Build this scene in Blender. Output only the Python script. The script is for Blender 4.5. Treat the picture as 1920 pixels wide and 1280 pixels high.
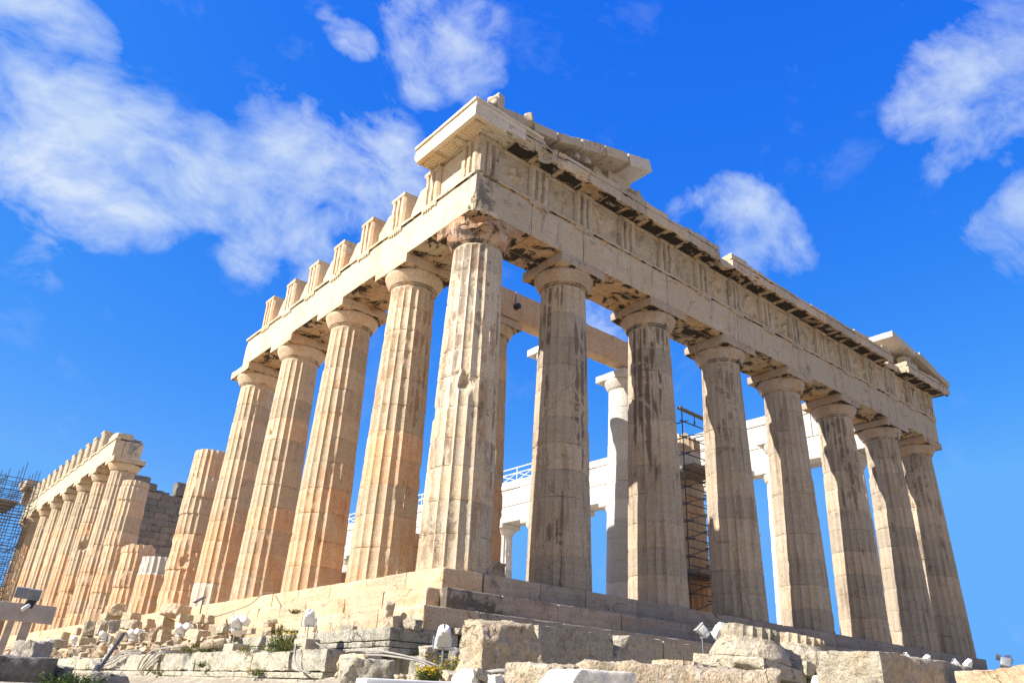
import bpy, bmesh, math, random
import numpy as np
from mathutils import Matrix, Vector

S = bpy.context.scene
for o in list(bpy.data.objects):
    bpy.data.objects.remove(o)

# ------------------------------------------------------------------ camera
cam = bpy.data.cameras.new("camera")
cam.sensor_width = 36.0
cam.lens = 1455.36 / 1920 * 36.0
cam.clip_start = 0.1
cam.clip_end = 9000
camera = bpy.data.objects.new("camera", cam)
S.collection.objects.link(camera)
RT = Vector((0.7649559, -0.64241542, 0.04631319))
UP = Vector((-0.30419421, -0.29696557, 0.9051394))
FW = Vector((0.56772208, 0.70647992, 0.42258462))
m = Matrix((RT, UP, -FW)).transposed().to_4x4()
m.translation = Vector((-10.88458525, -15.7029506, -2.89223827))
camera.matrix_world = m
S.camera = camera

# ------------------------------------------------------------------ sun, sky
SUN_A, SUN_E = math.radians(14), math.radians(38.3)
SUN = Vector((-math.cos(SUN_A) * math.cos(SUN_E), math.sin(SUN_A) * math.cos(SUN_E), math.sin(SUN_E)))
sl = bpy.data.lights.new("sun", 'SUN')
sl.energy = 5.0
sl.angle = math.radians(0.5)
sl.color = (1.0, 0.95, 0.87)
sun = bpy.data.objects.new("sun", sl)
S.collection.objects.link(sun)
sun.rotation_euler = SUN.to_track_quat('Z', 'Y').to_euler()

S.view_settings.view_transform = 'Standard'
S.view_settings.look = 'None'
S.view_settings.gamma = 1.0
S.view_settings.exposure = 0.82
S.cycles.max_bounces = 8
S.cycles.diffuse_bounces = 5

W = bpy.data.worlds.new("World")
S.world = W
W.use_nodes = True
nt = W.node_tree
nt.nodes.clear()


class NT:
    def __init__(s, tree):
        s.t = tree

    def n(s, typ, **k):
        nd = s.t.nodes.new(typ)
        for a, b in k.items():
            if a == 'i':
                for key, v in b.items():
                    sock = nd.inputs[key]
                    if hasattr(v, 'is_linked') or isinstance(v, bpy.types.NodeSocket):
                        s.t.links.new(v, sock)
                    else:
                        sock.default_value = v
            else:
                setattr(nd, a, b)
        return nd

    def math(s, op, a, b=0.0, clamp=False):
        return s.n('ShaderNodeMath', operation=op, use_clamp=clamp, i={0: a, 1: b}).outputs[0]

    def mix(s, f, a, b, mode='MIX'):
        nd = s.n('ShaderNodeMix', data_type='RGBA', blend_type=mode)
        for k, v in ((0, f), (6, a), (7, b)):
            if isinstance(v, bpy.types.NodeSocket):
                s.t.links.new(v, nd.inputs[k])
            else:
                nd.inputs[k].default_value = v if k == 0 else (tuple(v) + (1,))[:4]
        return nd.outputs[2]

    def ramp(s, v, lo, hi, a=0.0, b=1.0, smooth=True):
        return s.n('ShaderNodeMapRange', interpolation_type='SMOOTHSTEP' if smooth else 'LINEAR',
                   i={0: v, 1: lo, 2: hi, 3: a, 4: b}).outputs[0]

    def noise(s, vec, scale, detail=4, rough=0.55, dist=0.0):
        return s.n('ShaderNodeTexNoise', i={'Vector': vec, 'Scale': scale, 'Detail': detail, 'Roughness': rough,
                                            'Distortion': dist}).outputs[0]

    def scale(s, vec, sc, off=(0, 0, 0)):
        return s.n('ShaderNodeMapping', i={0: vec, 1: off, 3: sc}).outputs[0]


T = NT(nt)
tc = T.n('ShaderNodeTexCoord').outputs['Generated']
sky = T.n('ShaderNodeTexSky', sky_type='NISHITA')
sky.sun_disc = False
sky.sun_elevation = SUN_E
sky.sun_rotation = math.atan2(SUN.x, SUN.y)
sky.altitude = 150
sky.air_density = 1.0
sky.dust_density = 0.6
sky.ozone_density = 2.0
hs = T.n('ShaderNodeHueSaturation', i={'Hue': 0.5, 'Saturation': 1.25, 'Value': 1.0, 'Fac': 1.0, 'Color': sky.outputs[0]}).outputs[0]
hs = T.mix(1.0, hs, (0.8, 0.95, 1.1), 'MULTIPLY')
# deepen the air's blue: the photograph has a very saturated, polarised-looking sky
KX = 1.0 / (0.1 * 2 ** 0.82)
sc = T.n('ShaderNodeSeparateColor', i={0: hs})
chan = [T.math('MULTIPLY', T.math('POWER', T.math('MULTIPLY', sc.outputs[j], 1.0 / b), ex), k * KX)
        for j, (b, ex, k) in enumerate(((.277, 1.65, .0150), (.937, .87, .170), (2.57, .18, .87)))]
chan = [T.math('MINIMUM', c_, lim * KX) for c_, lim in zip(chan, (.14, .44, .98))]
hs = T.n('ShaderNodeCombineColor', i={0: chan[0], 1: chan[1], 2: chan[2]}).outputs[0]
# clouds: soft masses at fixed directions of the sky, frayed by noise
CL = [(-0.0695, 0.7913, 0.6075, 0.037, 0.9), (-0.0336, 0.7797, 0.6252, 0.034, 0.95), (-0.0045, 0.7788, 0.6273, 0.027, 1), (0.0246, 0.7795, 0.6259, 0.021, 0.9), (0.0448, 0.7814, 0.6224, 0.013, 0.8), (-0.0374, 0.8424, 0.5375, 0.048, 1), (-0.0102, 0.827, 0.5621, 0.034, 0.95), (0.0193, 0.825, 0.5647, 0.028, 0.9), (0.0505, 0.8274, 0.5593, 0.048, 1), (0.0959, 0.8263, 0.5551, 0.044, 1), (0.1384, 0.8251, 0.5477, 0.04, 1), (0.0144, 0.8548, 0.5188, 0.056, 1), (0.0663, 0.8597, 0.5065, 0.059, 1), (-0.0133, 0.8586, 0.5125, 0.044, 0.9), (0.1145, 0.8612, 0.4952, 0.039, 0.85), (0.1415, 0.8555, 0.4981, 0.034, 0.8), (0.1619, 0.8306, 0.5328, 0.035, 1), (0.1753, 0.8216, 0.5424, 0.035, 1), (0.2014, 0.8105, 0.55, 0.048, 1), (0.2355, 0.7988, 0.5535, 0.049, 1), (0.2586, 0.7711, 0.5819, 0.057, 1), (0.2934, 0.7566, 0.5843, 0.058, 1), (0.3261, 0.7377, 0.5911, 0.059, 1), (0.3613, 0.7204, 0.592, 0.046, 0.85), (0.2881, 0.7887, 0.5431, 0.045, 0.95), (0.3249, 0.785, 0.5274, 0.039, 0.95), (0.3308, 0.8013, 0.4985, 0.032, 0.9), (0.2642, 0.8341, 0.4843, 0.031, 0.65), (0.3263, 0.8147, 0.4794, 0.026, 0.6), (0.2742, 0.732, 0.6237, 0.025, 0.6), (0.3652, 0.7448, 0.5585, 0.04, 0.7), (0.2307, 0.6631, 0.712, 0.011, 0.6), (0.248, 0.6647, 0.7047, 0.013, 0.7), (0.2639, 0.6631, 0.7005, 0.015, 0.75), (0.2801, 0.6592, 0.6979, 0.014, 0.7), (0.3078, 0.6098, 0.7303, 0.026, 0.75), (0.3351, 0.6139, 0.7147, 0.027, 0.75), (0.3613, 0.6159, 0.7001, 0.031, 0.85), (0.3899, 0.605, 0.6943, 0.034, 0.9), (0.4133, 0.5974, 0.6872, 0.023, 0.75), (0.3634, 0.6431, 0.6741, 0.023, 0.6), (0.3774, 0.5712, 0.7289, 0.031, 0.45), (0.3149, 0.6437, 0.6975, 0.019, 0.35), (0.7345, 0.2302, 0.6383, 0.026, 0.75), (0.741, 0.2046, 0.6396, 0.035, 0.85), (0.749, 0.1756, 0.6389, 0.038, 0.9), (0.7551, 0.1417, 0.6401, 0.046, 0.95), (0.7435, 0.1191, 0.6581, 0.036, 0.9), (0.7523, 0.2429, 0.6124, 0.026, 0.8), (0.7685, 0.206, 0.6057, 0.039, 0.85), (0.7896, 0.1643, 0.5912, 0.042, 0.8), (0.7915, 0.2285, 0.5669, 0.025, 0.7), (0.7989, 0.1985, 0.5678, 0.029, 0.6), (0.8415, 0.2249, 0.4912, 0.024, 0.8), (0.8453, 0.1933, 0.4982, 0.033, 0.85), (0.858, 0.2147, 0.4667, 0.024, 0.6), (0.6681, 0.4866, 0.5629, 0.027, 0.6), (0.6852, 0.4593, 0.5653, 0.028, 0.8), (0.7067, 0.4369, 0.5566, 0.03, 0.85), (0.7302, 0.425, 0.5349, 0.028, 0.8), (0.7263, 0.4543, 0.5159, 0.032, 0.65), (0.754, 0.414, 0.51, 0.024, 0.7), (0.7704, 0.3932, 0.5019, 0.018, 0.55), (0.6907, 0.4728, 0.5471, 0.025, 0.5), (0.6441, 0.6188, 0.4496, 0.04, 0.75), (0.6279, 0.622, 0.4679, 0.027, 0.6), (0.7072, 0.2358, 0.6666, 0.016, 0.3), (0.0658, 0.904, 0.4225, 0.031, 0.3), (0.1827, 0.8895, 0.4188, 0.014, 0.3)]
f = None
for (x, y, z, a, k) in CL:
    d = T.n('ShaderNodeVectorMath', operation='DOT_PRODUCT', i={0: tc, 1: (x, y, z)}).outputs['Value']
    g = T.ramp(d, math.cos(a * 1.8), 1.0, 0.0, k, smooth=False)
    f = g if f is None else T.math('SMOOTH_MAX', f, g)
    if f is not g:
        f.node.inputs[2].default_value = 0.2
# unseen cloud cover added behind the camera as fill for the shaded east front
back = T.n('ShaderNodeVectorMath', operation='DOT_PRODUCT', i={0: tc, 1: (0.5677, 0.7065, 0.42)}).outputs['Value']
fill_cloud = T.ramp(back, -0.02, 0.42, 1.0, 0.0)
f = T.math('MAXIMUM', f, fill_cloud)
warp = T.n('ShaderNodeTexNoise', i={'Vector': tc, 'Scale': 4.0, 'Detail': 4.0})
wv = T.n('ShaderNodeVectorMath', operation='MULTIPLY_ADD', i={0: warp.outputs['Color'], 1: (.13, .13, .13), 2: tc}).outputs[0]
# the wind draws the cloud out along one direction
al = T.n('ShaderNodeVectorMath', operation='DOT_PRODUCT', i={0: wv, 1: (0.983, -0.184, 0.023)}).outputs['Value']
dv = T.n('ShaderNodeCombineXYZ', i={j: T.math('MULTIPLY', al, v) for j, v in enumerate((0.374, -0.07, 0.009))}).outputs[0]
wv = T.n('ShaderNodeVectorMath', operation='SUBTRACT', i={0: wv, 1: dv}).outputs[0]
n1 = T.noise(wv, 8.5, 11, 0.62, 0.25)
n2 = T.noise(wv, 21.0, 9, 0.6, 0.25)
nn = T.math('ADD', T.math('MULTIPLY', T.math('SUBTRACT', n1, 0.52), 3.3), T.math('MULTIPLY', T.math('SUBTRACT', n2, 0.5), 1.5))
dens = T.math('ADD', T.math('MULTIPLY', f, 1.12), T.math('MULTIPLY', nn, T.ramp(f, .0, .3, .45, 1.0)))
alpha = T.ramp(dens, 0.30, 1.38, 0.0, 0.96, smooth=False)
alpha = T.math('MULTIPLY', alpha, T.ramp(f, 0.0, 0.42))
body = T.noise(tc, 3.5, 5, 0.5)
ccol = T.mix(T.ramp(body, 0.3, 0.7), [v * KX for v in (.54, .69, .95)], [v * KX for v in (.78, .87, .99)])
ccol = T.mix(T.ramp(back, -.02, .42, 1.0, 0.0), ccol, [v * KX for v in (0.44, 0.395, 0.33)])  # added clouds get a warm tone so their fill light is not blue
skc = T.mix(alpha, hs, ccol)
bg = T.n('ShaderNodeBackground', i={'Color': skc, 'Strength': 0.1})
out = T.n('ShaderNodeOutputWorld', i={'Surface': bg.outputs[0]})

# ------------------------------------------------------------------ materials
def marble(name, cream, patina, streak, crust, kp=.8, plo=.42, phi=.6, ks=.4, slo=.54, shi=.64, kw=.3, kc=.3, clo=.6, chi=.68,
           white=(.62, .58, .5), rough=.8, bump=.35, pit=.35, vein=.12, warm_low=0.0, fine=22.0, sstretch=.2, crack=.55, bd=.08):
    mt = bpy.data.materials.new(name)
    mt.use_nodes = True
    t = mt.node_tree
    t.nodes.clear()
    N = NT(t)
    P = N.n('ShaderNodeNewGeometry').outputs['Position']
    at = N.n('ShaderNodeVertexColor', layer_name='wear')
    sp = N.n('ShaderNodeSeparateColor', i={0: at.outputs[0]})
    tint, new, crs = sp.outputs[0], sp.outputs[1], sp.outputs[2]
    big = N.noise(P, .55, 5, .6, .3)
    med = N.noise(P, 2.3, 6, .62, .2)
    fm = N.math('ADD', N.math('MULTIPLY', big, .6), N.math('MULTIPLY', med, .4))
    fm = N.math('ADD', fm, N.math('MULTIPLY', N.math('SUBTRACT', tint, .5), .35))
    if warm_low:
        z = N.n('ShaderNodeSeparateXYZ', i={0: P}).outputs[2]
        fm = N.math('ADD', fm, N.ramp(z, 0.0, 9.5, warm_low, -warm_low, smooth=False))
    c = N.mix(N.math('MULTIPLY', N.ramp(fm, plo, phi), kp), cream, patina)
    # scaled-off pale patches
    sw = N.noise(N.scale(P, (1.6, 1.6, .55)), 1.7, 8, .62, .3)
    c = N.mix(N.math('MULTIPLY', N.ramp(sw, .55, .6), kw), c, white)
    # streaks that run down the face
    ss = N.noise(N.scale(P, (2.4, 2.4, 2.4 * sstretch)), 1.5, 8, .66, .15)
    c = N.mix(N.math('MULTIPLY', N.ramp(ss, slo, shi), ks), c, streak)
    # bedding of the marble
    ve = N.noise(N.scale(P, (.35, .35, 6.0)), 1.4, 5, .6, .6)
    c = N.mix(vein, c, N.mix(N.ramp(ve, .35, .65), tuple(v * .55 for v in cream), white))
    c = N.mix(N.math('MULTIPLY', new, N.ramp(med, .2, .5, .8, 1.0)), c, (.64, .605, .53))
    # tint block by block
    tv = N.math('ADD', N.math('MULTIPLY', tint, .6), .70)
    c = N.mix(1.0, c, N.n('ShaderNodeCombineColor', i={0: tv, 1: tv, 2: tv}).outputs[0], 'MULTIPLY')
    # black crust
    cn = N.noise(P, 1.6, 10, .68, .5)
    cf = N.ramp(N.math('ADD', cn, N.math('MULTIPLY', crs, .24)), clo, chi)
    c = N.mix(N.math('MULTIPLY', cf, N.math('MAXIMUM', kc, crs)), c, crust)
    # grain and pits
    fn = N.noise(P, fine, 5, .65)
    gv = N.ramp(fn, .28, .72, .74, 1.16)
    c = N.mix(1.0, c, N.n('ShaderNodeCombineColor', i={0: gv, 1: gv, 2: gv}).outputs[0], 'MULTIPLY')
    pn = N.noise(P, fine * .42, 7, .72, .4)
    c = N.mix(N.math('MULTIPLY', N.ramp(pn, .63, .7), pit), c, tuple(v * .3 for v in streak))
    # hairline cracks and old fractures
    wq = N.n('ShaderNodeTexNoise', i={'Vector': P, 'Scale': 1.8, 'Detail': 6.0}).outputs['Color']
    wv = N.n('ShaderNodeVectorMath', operation='MULTIPLY_ADD', i={0: wq, 1: (.9, .9, .9), 2: P}).outputs[0]
    vo = N.n('ShaderNodeTexVoronoi', feature='DISTANCE_TO_EDGE', i={'Vector': wv, 'Scale': .75}).outputs['Distance']
    ck = N.math('MULTIPLY', N.ramp(vo, .004, .016, 1.0, 0.0), N.ramp(N.noise(P, .9, 3), .5, .6))
    c = N.mix(N.math('MULTIPLY', ck, crack), c, tuple(v * .35 for v in streak))
    h = N.math('ADD', N.math('MULTIPLY', N.noise(P, 5.0, 8, .65), 1.0), N.math('MULTIPLY', fn, .3))
    h = N.math('SUBTRACT', h, N.math('MULTIPLY', N.ramp(pn, .6, .72), .35))
    h = N.math('SUBTRACT', h, N.math('MULTIPLY', ck, crack))
    b = N.n('ShaderNodeBump', i={'Strength': bump, 'Distance': bd, 'Height': h}).outputs[0]
    p = N.n('ShaderNodeBsdfPrincipled', i={'Base Color': c, 'Roughness': rough, 'Normal': b})
    p.inputs['Specular IOR Level'].default_value = .25
    N.n('ShaderNodeOutputMaterial', i={'Surface': p.outputs[0]})
    return mt


def plain(name, col, rough=.5, metal=0.0, var=.15, scale=6.0, bump=.1):
    mt = bpy.data.materials.new(name)
    mt.use_nodes = True
    t = mt.node_tree
    t.nodes.clear()
    N = NT(t)
    P = N.n('ShaderNodeNewGeometry').outputs['Position']
    f = N.noise(P, scale, 6, .6)
    v = N.ramp(f, .3, .7, 1 - var, 1 + var)
    c = N.mix(1.0, col, N.n('ShaderNodeCombineColor', i={0: v, 1: v, 2: v}).outputs[0], 'MULTIPLY')
    b = N.n('ShaderNodeBump', i={'Strength': bump, 'Distance': .01, 'Height': f}).outputs[0]
    p = N.n('ShaderNodeBsdfPrincipled', i={'Base Color': c, 'Roughness': rough, 'Metallic': metal, 'Normal': b})
    N.n('ShaderNodeOutputMaterial', i={'Surface': p.outputs[0]})
    return mt


BLACK = (.03, .026, .022)
M = {}
M['south'] = marble('honey_marble', (.63, .485, .325), (.61, .345, .18), (.40, .25, .145), (.34, .165, .075), kp=.9, plo=.42, phi=.62, ks=.35, kw=.3, kc=.0,
                    clo=.60, chi=.66, white=(.64, .55, .41), warm_low=.10, bump=.32, pit=.45, crack=.35)
M['corner'] = marble('rust_streaked_marble', (.60, .49, .35), (.57, .40, .24), (.34, .17, .085), (.15, .095, .06), kp=.6, ks=.55, slo=.53, shi=.61,
                     kw=.45, kc=.2, clo=.60, chi=.66, white=(.60, .55, .44), warm_low=.08, bump=.3)
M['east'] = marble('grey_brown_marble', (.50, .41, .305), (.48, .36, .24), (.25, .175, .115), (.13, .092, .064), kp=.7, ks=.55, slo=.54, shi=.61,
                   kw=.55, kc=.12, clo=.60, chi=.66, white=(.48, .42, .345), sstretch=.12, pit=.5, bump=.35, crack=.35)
M['arch'] = marble('cream_marble', (.67, .565, .405), (.62, .45, .265), (.38, .27, .16), BLACK, kp=.7, plo=.46, phi=.62, ks=.3, kw=.25, kc=.2,
                   clo=.63, chi=.69, pit=.45, white=(.62, .56, .44))
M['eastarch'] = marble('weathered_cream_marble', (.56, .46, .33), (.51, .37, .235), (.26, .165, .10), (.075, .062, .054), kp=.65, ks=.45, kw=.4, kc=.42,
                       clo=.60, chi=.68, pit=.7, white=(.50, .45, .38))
M['rust'] = marble('rusty_capital_marble', (.55, .44, .32), (.48, .245, .115), (.22, .115, .06), (.03, .025, .02), kp=.95, plo=.36, phi=.52, ks=.5, kw=.45, kc=.8,
                   clo=.53, chi=.6, white=(.58, .5, .42))
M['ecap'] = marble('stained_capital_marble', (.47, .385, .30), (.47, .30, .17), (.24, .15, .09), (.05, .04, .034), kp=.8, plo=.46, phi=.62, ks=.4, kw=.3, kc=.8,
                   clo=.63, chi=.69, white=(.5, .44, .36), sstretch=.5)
M['beam'] = marble('orange_beam_marble', (.70, .52, .34), (.66, .41, .22), (.40, .22, .11), BLACK, kp=.7, ks=.4, kw=.2, kc=0, white=(.66, .52, .36))
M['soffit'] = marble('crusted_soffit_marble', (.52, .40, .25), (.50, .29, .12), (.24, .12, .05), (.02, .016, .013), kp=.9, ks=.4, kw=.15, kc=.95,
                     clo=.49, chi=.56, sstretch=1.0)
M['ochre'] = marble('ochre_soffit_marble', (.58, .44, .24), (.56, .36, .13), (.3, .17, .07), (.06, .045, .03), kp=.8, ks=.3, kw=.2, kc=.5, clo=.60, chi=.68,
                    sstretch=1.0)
M['new'] = marble('new_white_marble', (.70, .655, .57), (.72, .64, .52), (.6, .5, .38), BLACK, kp=.4, plo=.5, phi=.65, ks=.15, kw=.2, kc=.0, clo=.8,
                  chi=.9, white=(.76, .74, .69), bump=.2, pit=.15, vein=.1, crack=.2)
M['step'] = marble('golden_step_marble', (.60, .47, .315), (.58, .36, .19), (.36, .22, .11), (.06, .05, .04), kp=.75, plo=.42, phi=.6, ks=.3, kw=.3,
                   kc=.15, clo=.63, chi=.7, white=(.62, .53, .38), sstretch=1.0, vein=.25, pit=.5, bump=.5)
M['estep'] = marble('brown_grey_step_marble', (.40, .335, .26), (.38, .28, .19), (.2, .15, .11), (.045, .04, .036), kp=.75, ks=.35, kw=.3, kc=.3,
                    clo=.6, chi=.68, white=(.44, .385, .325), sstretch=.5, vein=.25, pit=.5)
M['poros'] = marble('grey_poros_limestone', (.53, .49, .39), (.47, .40, .275), (.18, .17, .13), (.05, .05, .045), kp=.6, ks=.45, kw=.5, kc=.45,
                    clo=.56, chi=.66, white=(.60, .56, .47), bump=1.0, pit=.8, sstretch=.4, fine=14, bd=.12, crack=.45)
M['rock'] = marble('pale_rough_limestone', (.60, .52, .385), (.56, .41, .25), (.27, .21, .15), (.06, .055, .05), kp=.7, ks=.35, kw=.45, kc=.35, clo=.59,
                   chi=.69, white=(.68, .63, .52), bump=1.0, pit=.75, sstretch=.7, fine=15, bd=.14, crack=.4)
M['orock'] = marble('honey_rubble_stone', (.58, .47, .33), (.54, .37, .22), (.30, .2, .12), (.06, .05, .045), kp=.8, ks=.3, kw=.4, kc=.2, clo=.62,
                    chi=.7, bump=.7, sstretch=.8, white=(.60, .51, .38))
M['grock'] = marble('grey_rubble_stone', (.42, .39, .34), (.36, .3, .22), (.2, .18, .15), (.06, .06, .055), kp=.6, ks=.35, kw=.35, kc=.4, clo=.58,
                    chi=.67, bump=.8, pit=.6, sstretch=.7)
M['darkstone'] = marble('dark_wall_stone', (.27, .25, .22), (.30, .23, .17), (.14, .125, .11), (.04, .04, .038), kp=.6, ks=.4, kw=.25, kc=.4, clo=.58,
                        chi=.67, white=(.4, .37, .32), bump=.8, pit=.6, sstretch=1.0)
M['paint'] = plain('white_painted_metal', (.80, .80, .78), .35, 0, .06, 9)
M['steel'] = plain('galvanised_steel', (.42, .43, .44), .45, .8, .2, 14)
M['dsteel'] = plain('dark_scaffold_steel', (.10, .10, .11), .5, .6, .3, 10)
M['greybox'] = plain('grey_lamp_housing', (.22, .23, .25), .5, .2, .12, 9)
M['dark'] = plain('dark_rubber', (.03, .03, .032), .6, 0, .2, 8)
M['glass'] = plain('lamp_glass', (.10, .11, .12), .12, 0, .1, 4, 0)
M['conc'] = plain('concrete', (.45, .37, .28), .85, 0, .2, 9, .4)
M['wood'] = plain('brown_painted_beam', (.46, .38, .31), .6, 0, .15, 5)
M['plank'] = plain('scaffold_plank', (.20, .17, .14), .8, 0, .3, 7)
M['cable'] = plain('grey_cable', (.30, .28, .25), .6, 0, .15, 9)
M['leaf'] = plain('weed_leaf', (.075, .12, .022), .7, 0, .5, 9)
M['dryleaf'] = plain('dry_grass', (.26, .20, .055), .8, 0, .4, 9)
M['flower'] = plain('yellow_petal', (.72, .56, .02), .6, 0, .2, 30)
M['ground'] = marble('dusty_limestone_ground', (.42, .36, .27), (.36, .29, .20), (.3, .25, .18), (.1, .09, .08), kp=.7, ks=.3, kw=.4, kc=.2, clo=.62,
                     chi=.72, bump=.8, sstretch=1.0, fine=8)


# ------------------------------------------------------------------ noise, mesh builder
def _h(x, y, z, s):
    n = (x * 374761393 + y * 668265263 + z * 1274126177 + s * 974634777) & 0xFFFFFFFF
    n = ((n ^ (n >> 13)) * 1103515245) & 0xFFFFFFFF
    n = ((n ^ (n >> 15)) * 2246822519) & 0xFFFFFFFF
    return ((n ^ (n >> 16)) & 0xFFFFFF) / float(0x7FFFFF) - 1.0


def vn(P, s=0):
    P = np.asarray(P, float)
    I = np.floor(P).astype(np.int64)
    F = P - I
    F = F * F * F * (F * (F * 6 - 15) + 10)
    x, y, z = I[..., 0], I[..., 1], I[..., 2]
    u, v, w = F[..., 0], F[..., 1], F[..., 2]
    r = 0
    for a in (0, 1):
        for b in (0, 1):
            for c in (0, 1):
                r = r + _h(x + a, y + b, z + c, s) * (u if a else 1 - u) * (v if b else 1 - v) * (w if c else 1 - w)
    return r


def fbm(P, octv=3, s=0):
    r, a, t = 0, 1.0, 0
    for k in range(octv):
        r = r + a * vn(np.asarray(P) * 2.03 ** k, s + k)
        t += a
        a *= .5
    return r / t


def rotm(rot):
    from mathutils import Euler
    return np.array(Euler(rot).to_matrix())


class MB:
    def __init__(s):
        s.V, s.F, s.W, s.n = [], [], [], 0

    def add(s, V, F, wear=(.5, 0, 0)):
        V = np.asarray(V, float)
        w = np.asarray(wear, float)
        if w.ndim == 1:
            w = np.tile(w, (len(V), 1))
        s.V.append(V)
        s.W.append(w)
        if isinstance(F, np.ndarray):
            s.F += (F + s.n).tolist()
        else:
            s.F += [[i + s.n for i in f] for f in F]
        s.n += len(V)

    def build(s, name, mat, parent=None, smooth=35, down=None, recalc=False, base=None):
        V = np.concatenate(s.V)
        Wc = np.concatenate(s.W)
        me = bpy.data.meshes.new(name)
        if base is not None:
            V = V - np.array(base)
        me.from_pydata(V.tolist(), [], s.F)
        if recalc:
            bm = bmesh.new()
            bm.from_mesh(me)
            bmesh.ops.recalc_face_normals(bm, faces=bm.faces)
            bm.to_mesh(me)
            bm.free()
        a = me.color_attributes.new('wear', 'FLOAT_COLOR', 'POINT')
        a.data.foreach_set('color', np.concatenate([Wc, np.ones((len(Wc), 1))], 1).astype(np.float32).ravel())
        me.materials.append(M[mat] if isinstance(mat, str) else mat)
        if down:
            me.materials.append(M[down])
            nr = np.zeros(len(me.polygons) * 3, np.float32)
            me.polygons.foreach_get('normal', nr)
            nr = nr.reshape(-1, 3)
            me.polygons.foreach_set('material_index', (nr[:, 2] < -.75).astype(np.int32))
        if smooth:
            me.shade_smooth()
            me.set_sharp_from_angle(angle=math.radians(smooth))
        o = bpy.data.objects.new(name, me)
        S.collection.objects.link(o)
        if base is not None:
            o.location = base
        if parent:
            o.parent = parent
            o.matrix_parent_inverse = parent_inv(parent)
        return o


def world_of(o):
    mw = o.matrix_basis.copy()
    return world_of(o.parent) @ o.matrix_parent_inverse @ mw if o.parent else mw


def parent_inv(p):
    return world_of(p).inverted()


def thing(name, label, cat, loc=(0, 0, 0), group=None, kind=None):
    o = bpy.data.objects.new(name, None)
    o.empty_display_size = .3
    S.collection.objects.link(o)
    o.location = loc
    tag(o, label, cat, group, kind)
    return o


def tag(o, label=None, cat=None, group=None, kind=None):
    if label:
        o['label'] = label
    if cat:
        o['category'] = cat
    if group:
        o['group'] = group
    if kind:
        o['kind'] = kind
    return o


def lines(L, res, r):
    r = min(r, L * .3)
    n = max(1, int(round((L - 2 * r) / res)))
    return np.concatenate([[0, .35 * r], np.linspace(r, L - r, n + 1), [L - .35 * r, L]]) - L / 2


SEED = [1]


def blockV(size, res=.15, r=.012, chip=.05, rough=.006, seed=None, cuts=(), gouges=(), freq=1.6, lowf=0.0):
    """a stone block: worn rounded edges, chips, optional plane cuts and scooped breaks (local coordinates)"""
    if seed is None:
        SEED[0] += 1
        seed = SEED[0]
    L = [lines(s_, res, r + chip) for s_ in size]
    nx, ny, nz = len(L[0]), len(L[1]), len(L[2])
    mask = np.zeros((nx, ny, nz), bool)
    mask[0] = mask[-1] = True
    mask[:, 0] = mask[:, -1] = True
    mask[:, :, 0] = mask[:, :, -1] = True
    ids = -np.ones((nx, ny, nz), np.int64)
    ids[mask] = np.arange(mask.sum())
    I = np.argwhere(mask)
    P = np.stack([L[0][I[:, 0]], L[1][I[:, 1]], L[2][I[:, 2]]], 1)
    F = []

    def q(a, flip):
        f = np.stack([a[:-1, :-1].ravel(), a[1:, :-1].ravel(), a[1:, 1:].ravel(), a[:-1, 1:].ravel()], 1)
        F.append(f[:, ::-1] if flip else f)
    q(ids[:, :, 0], True); q(ids[:, :, -1], False)
    q(ids[0], True); q(ids[-1], False)
    q(ids[:, 0, :], False); q(ids[:, -1, :], True)
    h = np.array(size) / 2
    off = np.array([seed * 7.31 % 97, seed * 3.17 % 89, seed * 5.77 % 83])
    nz_ = np.clip(fbm(P * freq + off, 3, seed % 50) * 1.9, 0, 1)
    rr = (r + chip * nz_)[:, None]
    rr = np.minimum(rr, h.min() * .7)
    qd = np.clip(P, -(h - rr), h - rr)
    d = P - qd
    ln = np.linalg.norm(d, axis=1, keepdims=True)
    m_ = ln[:, 0] > 1e-9
    Nn = np.zeros_like(P)
    Nn[m_] = d[m_] / ln[m_]
    P = np.where(m_[:, None], qd + Nn * rr, P)
    if lowf:
        P = P + Nn * (fbm(P * .9 / max(size) * 2.2 + off, 3, seed % 41)[:, None]) * lowf
    if rough:
        P = P + Nn * (fbm(P * freq * 2.7 + off, 4, (seed + 9) % 50)[:, None] * rough - np.abs(fbm(P * freq * 5.5 + off, 2, (seed + 4) % 50))[:, None] * rough * .8)
    for (n_, dd) in cuts:
        n_ = np.array(n_, float)
        n_ /= np.linalg.norm(n_)
        e = P @ n_ - dd
        e = np.maximum(e + .03 * fbm(P * 5 + off, 2, seed % 31), 0) * (e > -.03)
        P = P - e[:, None] * n_
    for (c, R_) in gouges:
        v = P - np.array(c)
        l2 = np.linalg.norm(v, axis=1)
        R2 = R_ * (1 + .22 * fbm(P * 4 / max(R_, .2) + off, 3, seed % 29))
        k = l2 < R2
        P[k] = np.array(c) + v[k] / np.maximum(l2[k], 1e-6)[:, None] * R2[k][:, None]
    return P, np.concatenate(F)


def block(mb, lo, hi, wear=None, rot=None, **k):
    """axis-aligned worn block between two corners; gouges are given in world coordinates"""
    lo, hi = np.array(lo, float), np.array(hi, float)
    c = (lo + hi) / 2
    g = [(np.array(a) - c, b) for a, b in k.pop('gouges', ())]
    wf = k.pop('wearfn', None)
    V, F = blockV(hi - lo, gouges=g, **k)
    if rot:
        V = V @ rotm(rot).T
    if wear is None:
        wear = (.5 + random.uniform(-.25, .25), 0, 0)
    if wf is not None:
        w0 = np.tile(np.array(wear, float), (len(V), 1))
        w0[:, 2] = np.maximum(w0[:, 2], wf(V + c))
        wear = w0
    mb.add(V + c, F, wear)


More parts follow.
